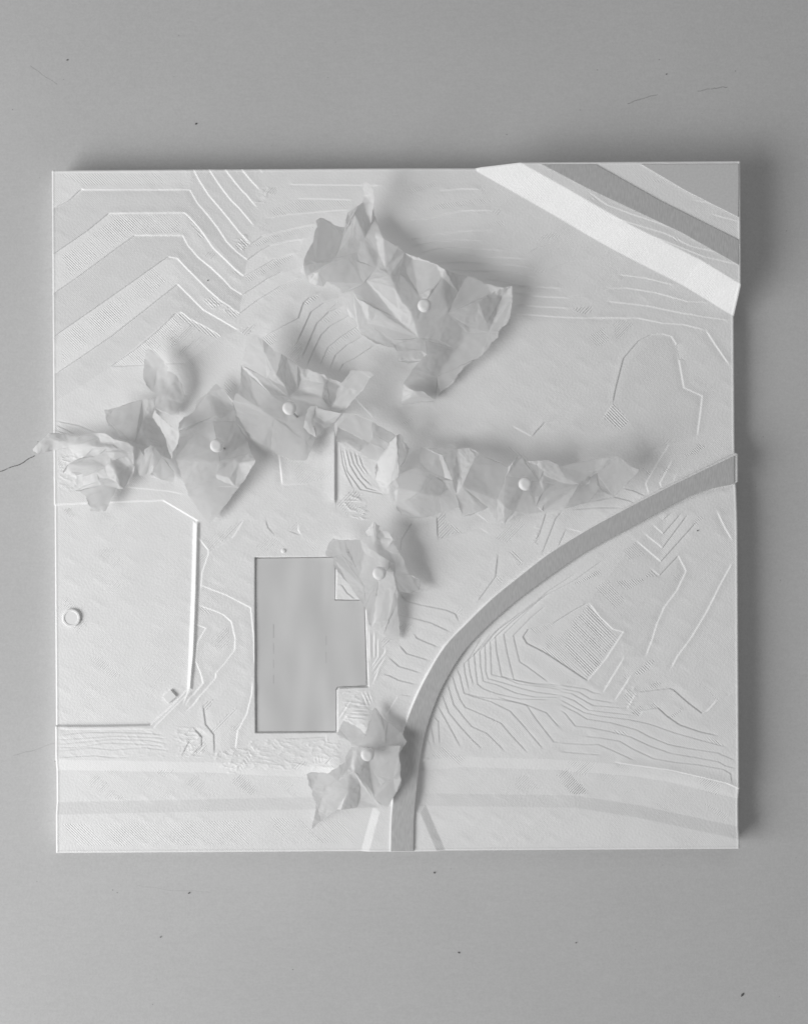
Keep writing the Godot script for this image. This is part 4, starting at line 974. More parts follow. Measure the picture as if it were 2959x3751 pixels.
## Steps between layers, traced one by one, then the patches where the nozzle's tracks show.
func lay_tracks() -> void:
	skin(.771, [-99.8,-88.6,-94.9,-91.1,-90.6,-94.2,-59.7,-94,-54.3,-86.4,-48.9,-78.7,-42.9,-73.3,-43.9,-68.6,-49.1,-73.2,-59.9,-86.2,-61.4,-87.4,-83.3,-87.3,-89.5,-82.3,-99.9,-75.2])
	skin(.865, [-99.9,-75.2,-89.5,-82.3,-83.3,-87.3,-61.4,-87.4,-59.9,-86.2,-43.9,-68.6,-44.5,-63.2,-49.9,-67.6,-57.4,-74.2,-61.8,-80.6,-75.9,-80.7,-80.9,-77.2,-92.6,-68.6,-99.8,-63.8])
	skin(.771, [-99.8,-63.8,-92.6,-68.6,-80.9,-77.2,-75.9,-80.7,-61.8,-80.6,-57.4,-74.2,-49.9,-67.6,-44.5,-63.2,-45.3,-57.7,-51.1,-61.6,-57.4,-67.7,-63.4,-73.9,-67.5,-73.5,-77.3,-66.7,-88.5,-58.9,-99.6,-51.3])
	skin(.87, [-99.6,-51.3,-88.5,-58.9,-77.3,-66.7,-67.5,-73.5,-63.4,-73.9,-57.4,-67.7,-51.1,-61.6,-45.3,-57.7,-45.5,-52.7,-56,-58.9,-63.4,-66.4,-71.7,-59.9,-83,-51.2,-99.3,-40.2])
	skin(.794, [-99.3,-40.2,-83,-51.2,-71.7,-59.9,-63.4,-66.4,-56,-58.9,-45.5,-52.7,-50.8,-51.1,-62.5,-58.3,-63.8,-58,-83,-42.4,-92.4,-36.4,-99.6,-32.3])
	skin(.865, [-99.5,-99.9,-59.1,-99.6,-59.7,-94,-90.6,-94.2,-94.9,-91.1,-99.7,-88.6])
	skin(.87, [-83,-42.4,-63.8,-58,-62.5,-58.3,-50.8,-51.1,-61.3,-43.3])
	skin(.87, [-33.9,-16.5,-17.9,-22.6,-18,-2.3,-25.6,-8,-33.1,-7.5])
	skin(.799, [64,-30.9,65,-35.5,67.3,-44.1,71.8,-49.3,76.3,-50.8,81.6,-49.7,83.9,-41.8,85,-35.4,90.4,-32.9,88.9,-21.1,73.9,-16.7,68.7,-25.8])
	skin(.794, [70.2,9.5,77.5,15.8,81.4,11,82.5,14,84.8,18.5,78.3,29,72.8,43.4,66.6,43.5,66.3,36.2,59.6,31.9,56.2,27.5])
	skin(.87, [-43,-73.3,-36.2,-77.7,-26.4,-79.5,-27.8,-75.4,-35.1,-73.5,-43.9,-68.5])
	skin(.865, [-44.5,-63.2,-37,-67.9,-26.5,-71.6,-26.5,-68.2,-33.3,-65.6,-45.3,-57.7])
	contour(1, .24, 2.2, .12, [-99.79,-88.64,-94.9,-91.12,-91.32,-94.47,-90.58,-94.17,-59.68,-93.98,-57.45,-90.14,-54.29,-86.38,-51.69,-82.99,-48.91,-78.67,-46.12,-75.84,-42.87,-73.31,-39.58,-75.8,-36.2,-77.65,-31.32,-78.74,-26.45,-79.46])
	contour(1, .24, 2.2, .12, [-99.87,-75.24,-89.53,-82.29,-83.31,-87.31,-61.4,-87.36,-59.91,-86.22,-56.56,-82.27,-53.04,-77.01,-49.13,-73.24,-46.52,-70.6,-43.91,-68.63,-38.86,-71.3,-35.1,-73.52,-31.35,-74.62,-27.78,-75.35])
	contour(1, .24, 2.2, .12, [-99.75,-63.81,-92.61,-68.64,-80.94,-77.18,-75.86,-80.71,-61.82,-80.62,-60.34,-77.8,-57.36,-74.22,-53.64,-71.2,-49.91,-67.62,-47.68,-65.17,-44.51,-63.17,-41.52,-64.95,-37.01,-67.92,-32.5,-70.14])
	contour(1, .24, 2.2, .12, [-99.64,-51.26,-88.55,-58.87,-77.26,-66.67,-67.48,-73.54,-65.98,-74.46,-63.36,-73.89,-61.13,-71.44,-57.4,-67.67,-54.43,-64.65,-51.07,-61.64,-48.09,-59.75,-45.29,-57.67,-40.04,-61.57,-33.28,-65.65,-26.52,-68.23])
	contour(1, .24, 2.2, .12, [-99.34,-40.21,-93.13,-44.29,-82.98,-51.16,-71.69,-59.89,-63.4,-66.39,-60.05,-63,-55.96,-58.86,-51.11,-56.02,-45.51,-52.69])
	contour(1, .19, 2.2, .12, [-83.03,-42.43,-75.51,-47.55,-69.86,-52.2,-63.83,-57.97,-62.52,-58.34,-59.72,-56.07,-55.24,-53.8,-50.76,-51.15])
	contour(-1, .11, 2.2, .075, [-83.03,-42.43,-72.91,-42.86,-66.92,-43.19,-61.3,-43.35])
	contour(1, .24, 2.2, .12, [-58.7,-100.26,-56.85,-96.69,-54.25,-92.56,-50.91,-88.6,-48.3,-85.4,-45.52,-81.83,-41.98,-77.99,-38.43,-80.29,-33.18,-81.56,-27.55,-82.84,-23.05,-83.75])
	contour(1, .24, 2.2, .12, [-54.21,-100.24,-52.72,-97.98,-50.87,-95.16,-47.89,-91.21,-44.92,-88.19,-40.9,-83.3])
	contour(1, .24, 2.2, .12, [-49.52,-100.21,-46.37,-96.07,-43.39,-92.49,-43.78,-93.24,-40.06,-88.72])
	contour(1, .24, 2.2, .12, [-44.67,-100.18,-42.07,-96.98,-39.09,-93.77])
	contour(1, .15, 2.2, .075, [-39.43,-100.14,-38.13,-98.64])
	contour(1, .17, 2.2, .075, [-30.84,-95.41,-9.12,-95.01,-3.69,-94.98])
	contour(1, .15, 2.2, .075, [-28.62,-91.27,-21.13,-91.12,-12.14,-90.8])
	contour(1, .15, 2.2, .075, [-38.02,-85.53,-30.52,-86.6,-23.4,-87.12,-17.78,-87.65,-13.47,-87.88])
	contour(1, .22, 1.8, .12, [13.26,-93.26,19.63,-93.97,25.62,-93.75])
	contour(1, .22, 1.8, .12, [4.59,-84.51,9.84,-85.23,15.84,-86.69,19.59,-87.42,28.58,-87.74])
	contour(1, .22, 1.8, .12, [4.55,-79.08,11.3,-80.35,18.8,-81.43,25.55,-81.76,28.54,-82.12])
	contour(1, .22, 1.8, .12, [4.54,-77.02,12.04,-78.47,19.54,-78.99,25.53,-78.77])
	contour(1, .22, 1.8, .12, [7.53,-75.13,12.78,-76.41,18.77,-76.93,24.01,-76.34,31.88,-75.92])
	contour(1, .22, 1.8, .12, [18.76,-74.69,25.5,-74.08,33.74,-73.66,38.23,-73.44])
	contour(1, .22, 1.8, .12, [12,-72.11,19.49,-72.44,28.48,-71.82,34.47,-71.59,40.09,-70.81])
	contour(1, .22, 1.8, .12, [15.74,-70.21,22.47,-69.8,30.71,-69.74,36.33,-69.15,41.94,-67.8])
	contour(1, .22, 1.8, .12, [25.46,-67.53,30.7,-66.94,36.31,-65.4,41.92,-65.18,49.04,-64.76])
	contour(1, .22, 1.8, .12, [34.42,-63.54,41.91,-62.37,51.27,-61.94])
	contour(1, .22, 1.8, .12, [35.52,-59.98,41.89,-59.37,51.25,-58.94])
	contour(1, .22, 1.8, .12, [34.38,-57.29,40,-56.95,47.49,-56.34,54.98,-56,68.39,-56.03])
	contour(1, .1, 2.2, .075, [38.99,-74.94,42.37,-76.79,48.75,-78.62])
	contour(1, .1, 2.2, .075, [45.33,-70.59,51.71,-72.61,56.96,-73.14])
	contour(1, .1, 2.2, .075, [49.77,-62.13,56.89,-63.21,63.08,-64.67])
	contour(1, .22, 2.2, .12, [65.64,-68.78,73.68,-67.79,82.29,-65.68])
	contour(1, .22, 2.2, .12, [62.43,-64.68,68.42,-64.83,76.65,-63.47,86.38,-60.78,92.37,-60.56])
	contour(1, .22, 2.2, .12, [62.4,-60.93,74.38,-59.55,82.61,-57.81,91.22,-56.26,98.33,-55.28])
	contour(1, .22, 2.2, .12, [57.88,-56.09,71.36,-56.01,78.84,-54.46,84.84,-54.05,91.19,-52.51])
	contour(1, .22, 2.2, .12, [91.57,-52.51,94.16,-48.38,98.43,-42.17])
	contour(1, .2, 2.2, .12, [64.03,-30.86,64.99,-35.53,67.29,-44.13,71.82,-49.35,75.45,-51.11,78.83,-51.28,81.44,-50.51,82.74,-48.45,83.65,-43.95,82.86,-47.97,83.94,-41.78,85.03,-35.41,90.44,-32.94,89.85,-27.89,88.87,-21.15])
	contour(1, .11, 2.2, .075, [40.18,-21.26,43.95,-25.55,47.7,-26.27])
	contour(1, .15, 2.2, .075, [34.1,-24.43,40.08,-21.21,43.66,-25.12,46.66,-25.66])
	contour(1, .11, 2.2, .075, [64.21,-31.04,61,-26.57])
	contour(1, .15, 2.2, .075, [80.81,-19.14,76.84,-12.98,73.43,-7.39,74.16,-3.82])
	contour(1, .2, 2.2, .12, [81.53,-14.27,77.55,-7.36,78.1,-5.67])
	contour(1, .2, 2.2, .12, [82.43,-9.58,81.3,-7.71])
	contour(-1, .15, 2.2, .075, [66.31,-5.93,69.67,-5.16,73.41,-3.45])
	contour(-1, .15, 2.2, .075, [56.54,-1.87,64.04,-3.32,68.53,-2.17,70.02,-1.41])
	contour(-1, .15, 2.2, .075, [52.03,.35,58.78,-.17,65.89,-.13])
	contour(-1, .15, 2.2, .075, [44.16,.86,42.26,6.65,40.74,10.01])
	contour(-1, .15, 2.2, .075, [48.85,.51,46.77,2.94,44.87,7.79,42.59,13.32])
	contour(-1, .15, 2.2, .075, [49.94,5.76,48.61,8.57,47.28,11.55])
	contour(1, .15, 2.2, .075, [49.94,5.76,54.61,6.92])
	contour(1, .19, 2.2, .12, [77.49,2.75,78.31,3.43,80.68,1.46])
	contour(1, .19, 2.2, .12, [75.04,4.8,78.21,7.63,83.49,1.67])
	contour(1, .19, 2.2, .12, [72.59,7.4,77.99,11.74,85.36,2.05])
	contour(1, .22, 2.2, .12, [70.21,9.47,77.47,15.77,87.84,4.33])
	contour(1, .19, 2.2, .12, [74.65,17.73,77.07,19.81,82.54,14.04,84.76,18.54,82.1,24.15,78.33,28.99,76.05,34.22,74.52,39.08,72.81,43.38])
	contour(1, .21, 2.2, .12, [98.26,16.19,94.47,23.1,90.68,30.57,86.14,38.03,81.98,43.62,80.09,47.17])
	contour(1, .2, 2.2, .12, [93.98,.98,96.2,5.86,98.42,9.81])
	contour(1, .22, 2.2, .12, [56.24,27.54,59.58,31.87,63.3,35.45,66.3,36.22,64.59,38.83,61,44.24,55.91,50.2,55.68,50.33,50.09,46.55,44.49,42.77,42.25,41.45,38.15,39.36,37.04,37.48,38.55,35.24,42.3,34.14,46.05,33.42,52.07,29.71,56.05,27.54])
	contour(1, .2, 2.2, .12, [66.63,43.53,60.19,53.98])
	contour(1, .2, 2.2, .12, [68.47,48.78,66.95,51.4,63.55,56.43])
	contour(1, .18, 2.2, .12, [69.93,54.04,68.42,56.65,67.47,58.33])
	contour(-1, .21, 2.2, .12, [69.93,53.96,73.68,53.5,79.68,52.79,80.8,53.17,85.27,57.13,89.18,60.15,90.69,59.41,93.7,56.24])
	contour(-1, .09, 2.2, .075, [95.95,55.51,98.21,54.21])
	contour(-1, .2, 2.2, .12, [71.4,59.29,76.27,58.38,78.88,60.83,82.61,63.48,88.59,65.58,93.82,66.73])
	contour(1, .15, 2.2, .075, [71.96,59.29,70.83,60.97])
	contour(-1, .13, 1.6, .075, [25.05,37.41,21.27,43.75,19.76,45.24,20.11,48.24,21.21,53.12])
	contour(-1, .13, 1.6, .075, [28.06,35.93,22.77,42.64,21.08,44.13,21.43,47.5,22.53,51.81])
	contour(-1, .13, 1.6, .075, [33.32,32.22,28.43,36.31,25.03,40.4,22.77,42.45,23.12,46.76,23.65,51.26,25.33,52.58,29.44,54.1,36.17,55.64,44.41,55.88])
	contour(-1, .13, 1.6, .075, [36.33,30.36,28.8,36.31,24.46,41.52,24.62,46.02,25.34,50.33,29.46,51.48,35.06,53.95,40.67,55.11,47.86,55.15])
	contour(-1, .13, 1.6, .075, [40.85,27.02,29.56,35.56,25.97,40.04,26.11,47.53,26.66,49.59,31.33,50.93,36.19,52.46,40.68,53.61,47.87,54.64])
	contour(-1, .13, 1.6, .075, [44.61,24.79,33.32,33.34,27.48,38.92,27.63,44.54,27.79,48.47,31.72,49.44,35.45,51.14,44.43,52.32,47.88,52.95])
	contour(-1, .13, 1.6, .075, [52.13,19.22,44.61,24.05,37.08,30.37,28.98,37.43,29.33,41.93,30.78,49.06,35.08,50.21,40.7,51.36,47.88,52.27])
	contour(-1, .13, 1.6, .075, [59.95,15.53,52.12,21.1,42.73,25.91,35.19,32.98,31.42,36.7,32.51,42.7,34.34,50.01,38.82,50.98,44.44,51.39,47.88,51.75])
	contour(-1, .13, 1.6, .075, [43.46,28.53,39.32,31.88,34.23,37.09,35.14,41.22,36.05,44.78,38.11,46.1,44.44,50.83])
	contour(-1, .13, 1.6, .075, [17.5,46.35,18.61,48.98,19.7,53.86,24.19,55.01,30.55,55.8,36.91,56.96,42.52,59.24,43.64,59.62,47.81,64.4])
	contour(-1, .13, 1.6, .075, [16.18,48.22,17.46,52.72,18.57,55.72,20.05,57.98,25.66,60.45,30.51,62.72,33.11,65.92,38.32,71.58])
	contour(-1, .13, 1.6, .075, [14.85,50.83,16.69,57.21,19.66,60.97,21.89,63.61,26.37,65.7,31.58,70.97])
	contour(-1, .13, 1.6, .075, [13.15,53.82,15.18,59.45,18.15,63.21,21.87,67.35,24.85,70.18])
	contour(-1, .13, 1.6, .075, [11.82,57.18,15.15,63.19,18.67,69.77])
	contour(-1, .13, 1.6, .075, [10.49,60.17,12.16,62.05,12.5,68.79])
	contour(-1, .13, 1.6, .075, [9.91,62.78,10.99,69.16])
	contour(-1, .13, 1.6, .075, [8.76,66.52,9.87,69.53])
	contour(-1, .13, 1.6, .075, [20.45,54.24,27.55,56.34,33.16,59.18,36.88,63.33,42.82,70.48])
	contour(-1, .13, 1.6, .075, [29.44,55.04,38.04,57.53,40.63,61.48,45.83,68.25,47.78,68.38])
	contour(-1, .13, 1.6, .075, [47.73,51.62,51.47,52.21,55.21,52.79,57.45,53.93,60.07,54.32])
	contour(-1, .13, 1.6, .075, [47.72,52.56,53.33,53.72,56.69,55.8,63.42,56.96])
	contour(-1, .13, 1.6, .075, [47.71,53.5,51.08,54.08,54.44,55.97,57.43,57.68,66.41,58.48])
	contour(-1, .13, 1.6, .075, [47.71,54.62,51.82,56.14,55.92,58.98,63.41,59.96,68.65,60.55])
	contour(-1, .13, 1.6, .075, [47.7,55.86,49.94,57.07,54.79,59.72,58.91,60.68,67.89,61.86,73.87,63.21,81.35,65.88,89.2,68.17,96.3,70.09])
	contour(-1, .13, 1.6, .075, [47.69,57.24,52.55,59.71,55.53,61.6,62.64,62.76,70.12,64.87,73.85,66.95,79.45,69.24,85.07,70.4,93.67,71.76,98.9,74.04])
	contour(-1, .13, 1.6, .075, [47.68,58.93,49.17,59.87,52.15,63.64,57.01,64.23,62.62,65.39,68.23,66.92,73.83,69.58,80.19,71.86,86.92,73.03,94.03,74.38,96.27,75.71,98.89,76.29])
	contour(-1, .13, 1.6, .075, [54.37,66.65,59.99,67.24,65.23,68.21,68.59,70.29,74.93,73.33,81.29,74.49,88.41,75.29,95.51,76.64,97.57,77.96,97.92,80.96])
	contour(-1, .13, 1.6, .075, [47.62,68.59,55.11,69.09,58.85,69.11,63.34,71.01,69.31,73.86])
	contour(-1, .13, 1.6, .075, [47.61,71.1,53.22,71.7,59.77,72.19])
	contour(-1, .17, 2.2, .075, [.97,24.15,2.83,26.78,7.13,27.93,14.61,29.48,17.23,30.62,18.34,32.87])
	contour(-1, .17, 2.2, .075, [.56,30.89,5.23,31.85,10.09,33.2,15.7,35.85])
	contour(-1, .17, 2.2, .075, [5.02,36.16,5.95,37.66,8.93,38.99,12.3,40.33])
	contour(-1, .17, 2.2, .075, [.69,39.5,2.92,42.14,9.65,44.24])
	contour(-1, .17, 2.2, .075, [-2.33,43.23,.65,45.87,7.01,47.78])
	contour(-1, .17, 2.2, .075, [-4.23,48.09,-1.99,48.66,.63,49.99,5.49,51.15])
	contour(-1, .17, 2.2, .075, [29.88,13.09,29.09,19.83,23.61,27.29])
	contour(-1, .12, 2.2, .075, [-3.56,60.83,.6,54.11])
	contour(-1, .09, 2.2, .075, [.6,54.11,4.72,54.7])
	contour(-1, .22, 2.2, .12, [12.03,1.84,12.36,8.77])
	contour(-1, .09, 2.2, .075, [12.36,8.77,23.99,5.66])
	contour(1, .11, 2.2, .075, [23.46,1.16,27,3.8])
	contour(1, .11, 2.2, .075, [24.37,5.29,27.35,7.36])
	contour(-1, .12, 2.2, .075, [5.28,3.11,1.69,8.89,1.29,12.63])
	contour(1, .18, 2.2, .12, [-57.87,7.79,-54.9,11.55,-54.91,12.68,-56.81,18.29,-57.22,23.53])
	contour(1, .18, 2.2, .12, [-44.36,2.63,-47.76,7.85,-54.9,12.3])
	contour(1, .18, 2.2, .12, [-57.21,21.84,-49.74,24.7,-42.64,28.49,-41.76,37.11,-41.62,45.35])
	contour(1, .18, 2.2, .12, [-57.81,27.64,-53.51,29.17,-50.52,30.5,-48.29,32.57,-47.19,37.45,-47.4,40.82,-50.23,44.55,-52.87,47.53,-53.07,49.02,-59.29,56.1])
	contour(1, .18, 2.2, .12, [-58.59,33.26,-55.79,34.4,-58.25,38.5,-58.85,44.12,-57.37,47.5,-56.64,50.5,-60.03,54.6])
	contour(1, .18, 2.2, .12, [-42.21,49.88,-42.42,53.62,-43.96,59.6,-46.61,64.46,-47.4,70.07])
	contour(1, .18, 2.2, .12, [-60.39,50.89,-62.67,56.87])
	contour(1, .18, 2.2, .12, [-56.64,50.35,-60.79,55,-61.92,57.25])
	contour(1, .18, 2.2, .12, [-57.41,53.9,-59.67,56.88,-61.93,58.74])
	contour(-1, .2, 2.2, .12, [-56.68,56.72,-55.96,62.53,-53.55,65.54,-53.4,71.16])
	contour(-1, .2, 2.2, .12, [-59.71,63.25,-57.11,66.26,-57.13,69.07,-60.52,71.86])
	contour(-1, .2, 2.2, .12, [-60.49,66.99,-62.76,71.29])
	contour(-1, .1, 1.2, .075, [-99.06,65.44,-92.31,64.74,-83.32,64.6,-72.46,65.05,-68.34,65.45])
	contour(-1, .1, 1.2, .075, [-99.06,66.75,-92.32,66.42,-83.33,65.73,-72.47,66.17,-67.6,66.57])
	contour(-1, .1, 1.2, .075, [-99.07,68.06,-93.08,67.54,-83.33,66.66,-72.47,67.11,-67.23,68.07])
	contour(-1, .1, 1.2, .075, [-99.08,69,-93.09,69.04,-85.59,67.77,-78.1,68.01,-72.48,68.42,-68.36,68.82])
	contour(-1, .1, 1.2, .075, [-99.08,70.12,-90.09,69.06,-83.35,69.85,-74.36,69.15,-66.87,70.14])
	contour(-1, .1, 1.2, .075, [-99.1,72,-93.1,71.66,-88.23,71.5,-83.37,72.09,-80.37,72.11,-78.12,71.94])
	contour(1, .21, 0.9, .12, [-13.24,55.55,-17.21,61.52])
	contour(1, .21, 0.9, .12, [-14.01,59.48,-16.28,62.28])
	contour(1, .21, 0.9, .12, [-13.43,56.86,-8.57,57.45])
	contour(1, .21, 0.9, .12, [-13.63,58.17,-8.58,58.58])
	contour(1, .21, 0.9, .12, [-13.82,59.29,-7.83,59.52])
	contour(1, .21, 0.9, .12, [-13.83,60.42,-8.21,60.64])
	contour(1, .21, 0.9, .12, [-10.42,53.32,-9.31,55.58,-8.57,57.83])
	contour(1, .21, 0.9, .12, [-9.29,53.14,-8,56.33,-7.63,57.46])
	contour(1, .21, 0.9, .12, [-8.17,53.34,-7.07,56.71])
	contour(1, .21, 0.9, .12, [-46.51,74.64,-45.39,76.52])
	contour(1, .21, 0.9, .12, [-45.94,73.89,-44.83,75.77])
	contour(1, .21, 0.9, .12, [-45.37,73.14,-44.26,75.02])
	contour(1, .21, 0.9, .12, [-44.81,72.4,-43.51,74.28])
	contour(1, .21, 0.9, .12, [-44.24,71.47,-42.94,73.53])
	contour(1, .21, 0.9, .12, [-43.67,70.35,-42.37,72.6])
	contour(1, .21, 0.9, .12, [-20.79,65.81,-20.62,68.24])
	contour(1, .21, 0.9, .12, [-24.39,72.34,-24.03,74.21])
	contour(1, .21, 0.9, .12, [-23.45,71.97,-23.09,74.22])
	contour(1, .21, 0.9, .12, [-22.52,71.98,-22.16,74.23])
	contour(-1, .22, 2.2, .12, [-19.15,72.37,-21.41,74.79])
	contour(-1, .11, 2.2, .075, [-34.1,67.03,-20.8,66.37])
	contour(1, .19, 2.2, .12, [-43.1,68.48,-41.61,70.55])
	contour(1, .22, 1.2, .12, [-8.06,35.2,-7.92,44.19])
	contour(1, .22, 1.2, .12, [-6.56,35.58,-6.61,43.82])
	contour(1, .22, 1.2, .12, [-5.45,37.46,-5.48,43.08,-7.37,46.07])
	contour(1, .22, 1.2, .12, [-3.22,40.1,-3.42,41.78,-7.38,47.19])
	contour(1, .22, 1.2, .12, [-3.24,43.09,-7.02,48.69])
	contour(1, .22, 1.2, .12, [-5.13,46.45,-7.03,50.94])
	contour(-1, .17, 2.2, .075, [-17.34,21.66,-15.84,22.04,-14.36,24.3,-11.75,26.37])
	contour(1, .3, 2.2, .12, [-34.02,-16.48,-33.14,-7.37])
	contour(1, .12, 2.2, .075, [-33.14,-7.37,-25.65,-7.81])
	contour(-1, .68, 4, .12, [-17.49,-24.24,-17.56,-1.88])
	contour(-1, .19, 1.2, .12, [-16.03,-18.8,-15.31,-13.56,-14.39,-10.55,-12.36,-6.42])
	contour(-1, .19, 1.2, .12, [-15.47,-18.43,-14.01,-11.3,-12.16,-8.67,-10.3,-6.03,-3.19,-4.49])
	contour(-1, .19, 1.2, .12, [-14.35,-18.04,-13.25,-13.17,-11.03,-9.41,-8.43,-6.4,-5.06,-5.44])
	contour(-1, .19, 1.2, .12, [-13.23,-17.66,-12.13,-13.54,-9.53,-9.4,-6.92,-7.14])
	contour(-1, .19, 1.2, .12, [-11.92,-17.28,-11,-13.53,-8.78,-10.14])
	contour(-1, .19, 1.2, .12, [-10.61,-16.15,-9.51,-12.77,-7.65,-10.14])
	contour(-1, .22, 2.2, .12, [-21.68,-63.51,-24.68,-62.41,-26.56,-60.74,-28.09,-56.25,-38.24,-50.88])
	contour(-1, .22, 2.2, .12, [-16.07,-62.17,-20.57,-60.7,-24.33,-58.1,-28.51,-49.14])
	contour(-1, .22, 2.2, .12, [-14.96,-59.91,-19.09,-58.07,-22.67,-54.72,-27.04,-44.63])
	contour(-1, .22, 2.2, .12, [-12.73,-57.09,-18.74,-53.94,-21.38,-51.34,-23.65,-46.86,-25.55,-42.38])
	contour(-1, .22, 2.2, .12, [-10.12,-54.27,-15.39,-50.93,-19.53,-47.58,-21.81,-42.35])
	contour(-1, .22, 2.2, .12, [-9.4,-50.7,-13.91,-48.3,-17.3,-45.32,-18.82,-41.58])
	contour(-1, .22, 2.2, .12, [-5.67,-48.25,-12.06,-44.16,-15.06,-42.69,-16.58,-40.07])
	contour(-1, .15, 1, .075, [-99.3,-26.62,-92.75,-25.27,-87.15,-22.99])
	contour(-1, .15, 1, .075, [-99.31,-25.5,-93.52,-22.66])
	contour(-1, .15, 1, .075, [-99.32,-23.89,-93.15,-21.72])
	contour(1, .11, 2.2, .075, [-80.13,-7.22,-66.65,-5.82,-61.79,-4.85])
	contour(-1, .15, 2.2, .075, [-38.07,2.41,-37.34,5.04,-35.48,7.11])
	contour(1, .19, 2.2, .12, [-28.53,3.97,-28.54,5.84,-27.61,7.34])
	contour(-1, .09, 2.2, .075, [-31.72,5.82,-27.8,7.34])
	contour(1, .15, 2.2, .075, [-12.01,-33.01,-6.43,-26.98])
	contour(1, .14, 1.6, .075, [76.5,-99.61,82.11,-98.27,93.33,-94.83])
	contour(1, .14, 1.6, .075, [56.23,-91.31,61.45,-87.53,68.55,-84.87,76.39,-82.2,82.37,-79.91])
	contour(1, .14, 1.6, .075, [62.55,-84.15,70.77,-81.48,78.25,-79.19,85.72,-75.4,97.69,-72.7])
	contour(1, .14, 1.6, .075, [74.5,-78.46,81.97,-75.42,89.44,-72.38,99.54,-70.07])
	contour(1, .14, 1.6, .075, [85.8,-88.88,91.41,-87.91,99.82,-85.05])
	contour(1, .14, 1.6, .075, [91.39,-84.72,99.81,-82.43])
	contour(1, .26, 0.8, .12, [58.29,-92.05,60.53,-90.16])
	contour(1, .26, 0.8, .12, [56.78,-90,58.08,-88.68])
	contour(1, .45, 2.4, .12, [63.75,74.45,80.36,76.9,96.27,80.74,100.41,82.57])
	contour(1, .3, 2.2, .12, [-98.55,63.74,-72.23,63.77])
	contour(-1, .22, 2.2, .12, [-71.67,63.77,-60.25,52.62])
	ragged(0.11, [-44.2,67.3,-34.1,66.8,-16.1,67.5,-15.8,75.8,-24.4,76.5,-42.4,76,-47.3,75.9])
	ragged(0.05, [-99,63,-72.5,63.7,-66.8,66.2,-66.9,72.2,-99.1,72])
	ragged(0.22, [-16.7,-2,-12.5,-6.4,-9.2,-4.5,-7,3,-12.6,2.9])
	ragged(0.14, [-54.9,71.1,-48.1,69.3,-42.9,69.7,-45.9,77.2,-50.4,77.2])
	ragged(0.12, [-16.8,53.3,-8.5,52.6,-7.1,57.8,-8.6,63.8,-16.1,62.7])
	ragged(0.14, [-55.6,-62.8,-45.1,-59,-45.9,-57.1,-54.8,-59.4])
	ragged(0.16, [-48,-79.2,-42,-82.2,-41.2,-77.7,-44.2,-75.5])
	ragged(0.12, [-41.7,-90,-37.2,-89.3,-35,-94.1,-38,-95.6])
	ragged(0.12, [-65.3,63.2,-55.6,63.3,-56,72.3,-65.4,71.8])
	ragged(0.14, [40.1,4.6,42.4,4.6,41.9,11.4,40.1,10.6])
	ragged(0.12, [-98.8,-16.7,-91.3,-17.8,-92.1,-6.5,-98.9,-4.3])
	ragged(0.1, [65.8,52.9,70.7,51.4,70.6,61.5,66.2,59.3])
	hatch(0, 0.9, [-97.4,-75,-88.4,-81,-82.4,-85.4,-74.9,-85.8,-77.2,-80.9,-85.5,-75,-92.2,-70.5,-95.2,-70.5])
	hatch(0, 0.6, [-97.1,-70.5,-92.2,-69.8,-96.7,-67.5])
	hatch(0, 0.6, [-83.1,-86.9,-62.2,-86.8,-62.9,-81.6,-74.2,-81.3,-79.4,-82.4])
	hatch(0, 1, [-96.8,-52.2,-87.8,-57.7,-77.3,-65.2,-70.5,-71.5,-66.8,-67.4,-73.6,-61,-82.6,-54.3,-92.4,-47.3,-97.3,-43.6])
	hatch(0, 1, [-82.7,-42.7,-73.6,-49,-64.6,-56.9,-62.4,-54.6,-63.9,-49,-69.9,-43.4])
	hatch(1, 0.8, [-69.9,-47.9,-59.4,-54.9,-56.4,-53.4,-66.2,-44.9])
	hatch(1, 0.8, [-67.7,-43.8,-55.6,-51.9,-53.8,-50.8,-64.3,-43.4])
	hatch(0, 1.6, [-64.6,-57.6,-62.3,-58,-50.4,-51.1,-51.9,-50.4,-55.6,-51.6,-62.3,-56.1])
	hatch(0, 0.6, [-98,-99,-63.6,-98.8,-60.2,-95.4,-90.2,-95.6,-92.1,-96.3])
	hatch(0, 1.2, [-61,-86.8,-59.2,-86,-55.5,-80,-56.6,-80])
	hatch(1, 1, [-55.5,-75.1,-53.2,-76.3,-51.7,-74.8,-54.4,-73.6])
	hatch(0, 1.3, [-46.9,-70.2,-43.5,-68.3,-45.8,-68.7])
	hatch(0, 1.4, [-55.9,-61.7,-52.9,-62.8,-50.3,-60.5,-53.7,-59])
	hatch(0, 1.4, [-49.6,-58.3,-47.3,-59.6,-45.1,-57.1,-47.4,-56.4])
	hatch(0, 1.4, [-46.5,-77.3,-44.2,-80.7,-42,-78.1,-44.6,-76.2])
	hatch(1, 1.5, [-45.1,-52.6,-40.6,-54.8,-42.1,-52.2,-43.6,-51.3])
	hatch(1, 0.9, [-38,-94.1,-34.2,-94.9,-34.2,-92.6,-36.9,-93])
	hatch(0, 0.7, [-36.1,-88.1,-27.9,-90.7,-12.1,-90.6,-13.7,-88.4,-24.9,-87.7,-35,-85.9])
	hatch(1, 1, [-39.5,-82.9,-36.5,-84.4,-35.4,-82.5,-37.7,-81.8])
	hatch(0, 0.9, [-41.4,-77.7,-36.2,-80.3,-27.2,-82.5,-23.4,-83.2,-24.9,-81.3,-32.4,-80.2,-39.9,-77.3])
	hatch(0, 0.9, [-43.7,-68,-34.7,-73.5,-28.7,-75.2,-31,-73.1,-42.6,-66.8])
	hatch(0, 1, [-40.4,-61.2,-33.3,-65.6,-26.5,-68.2,-26.1,-67.5,-33.3,-63.8,-40.1,-59.3])
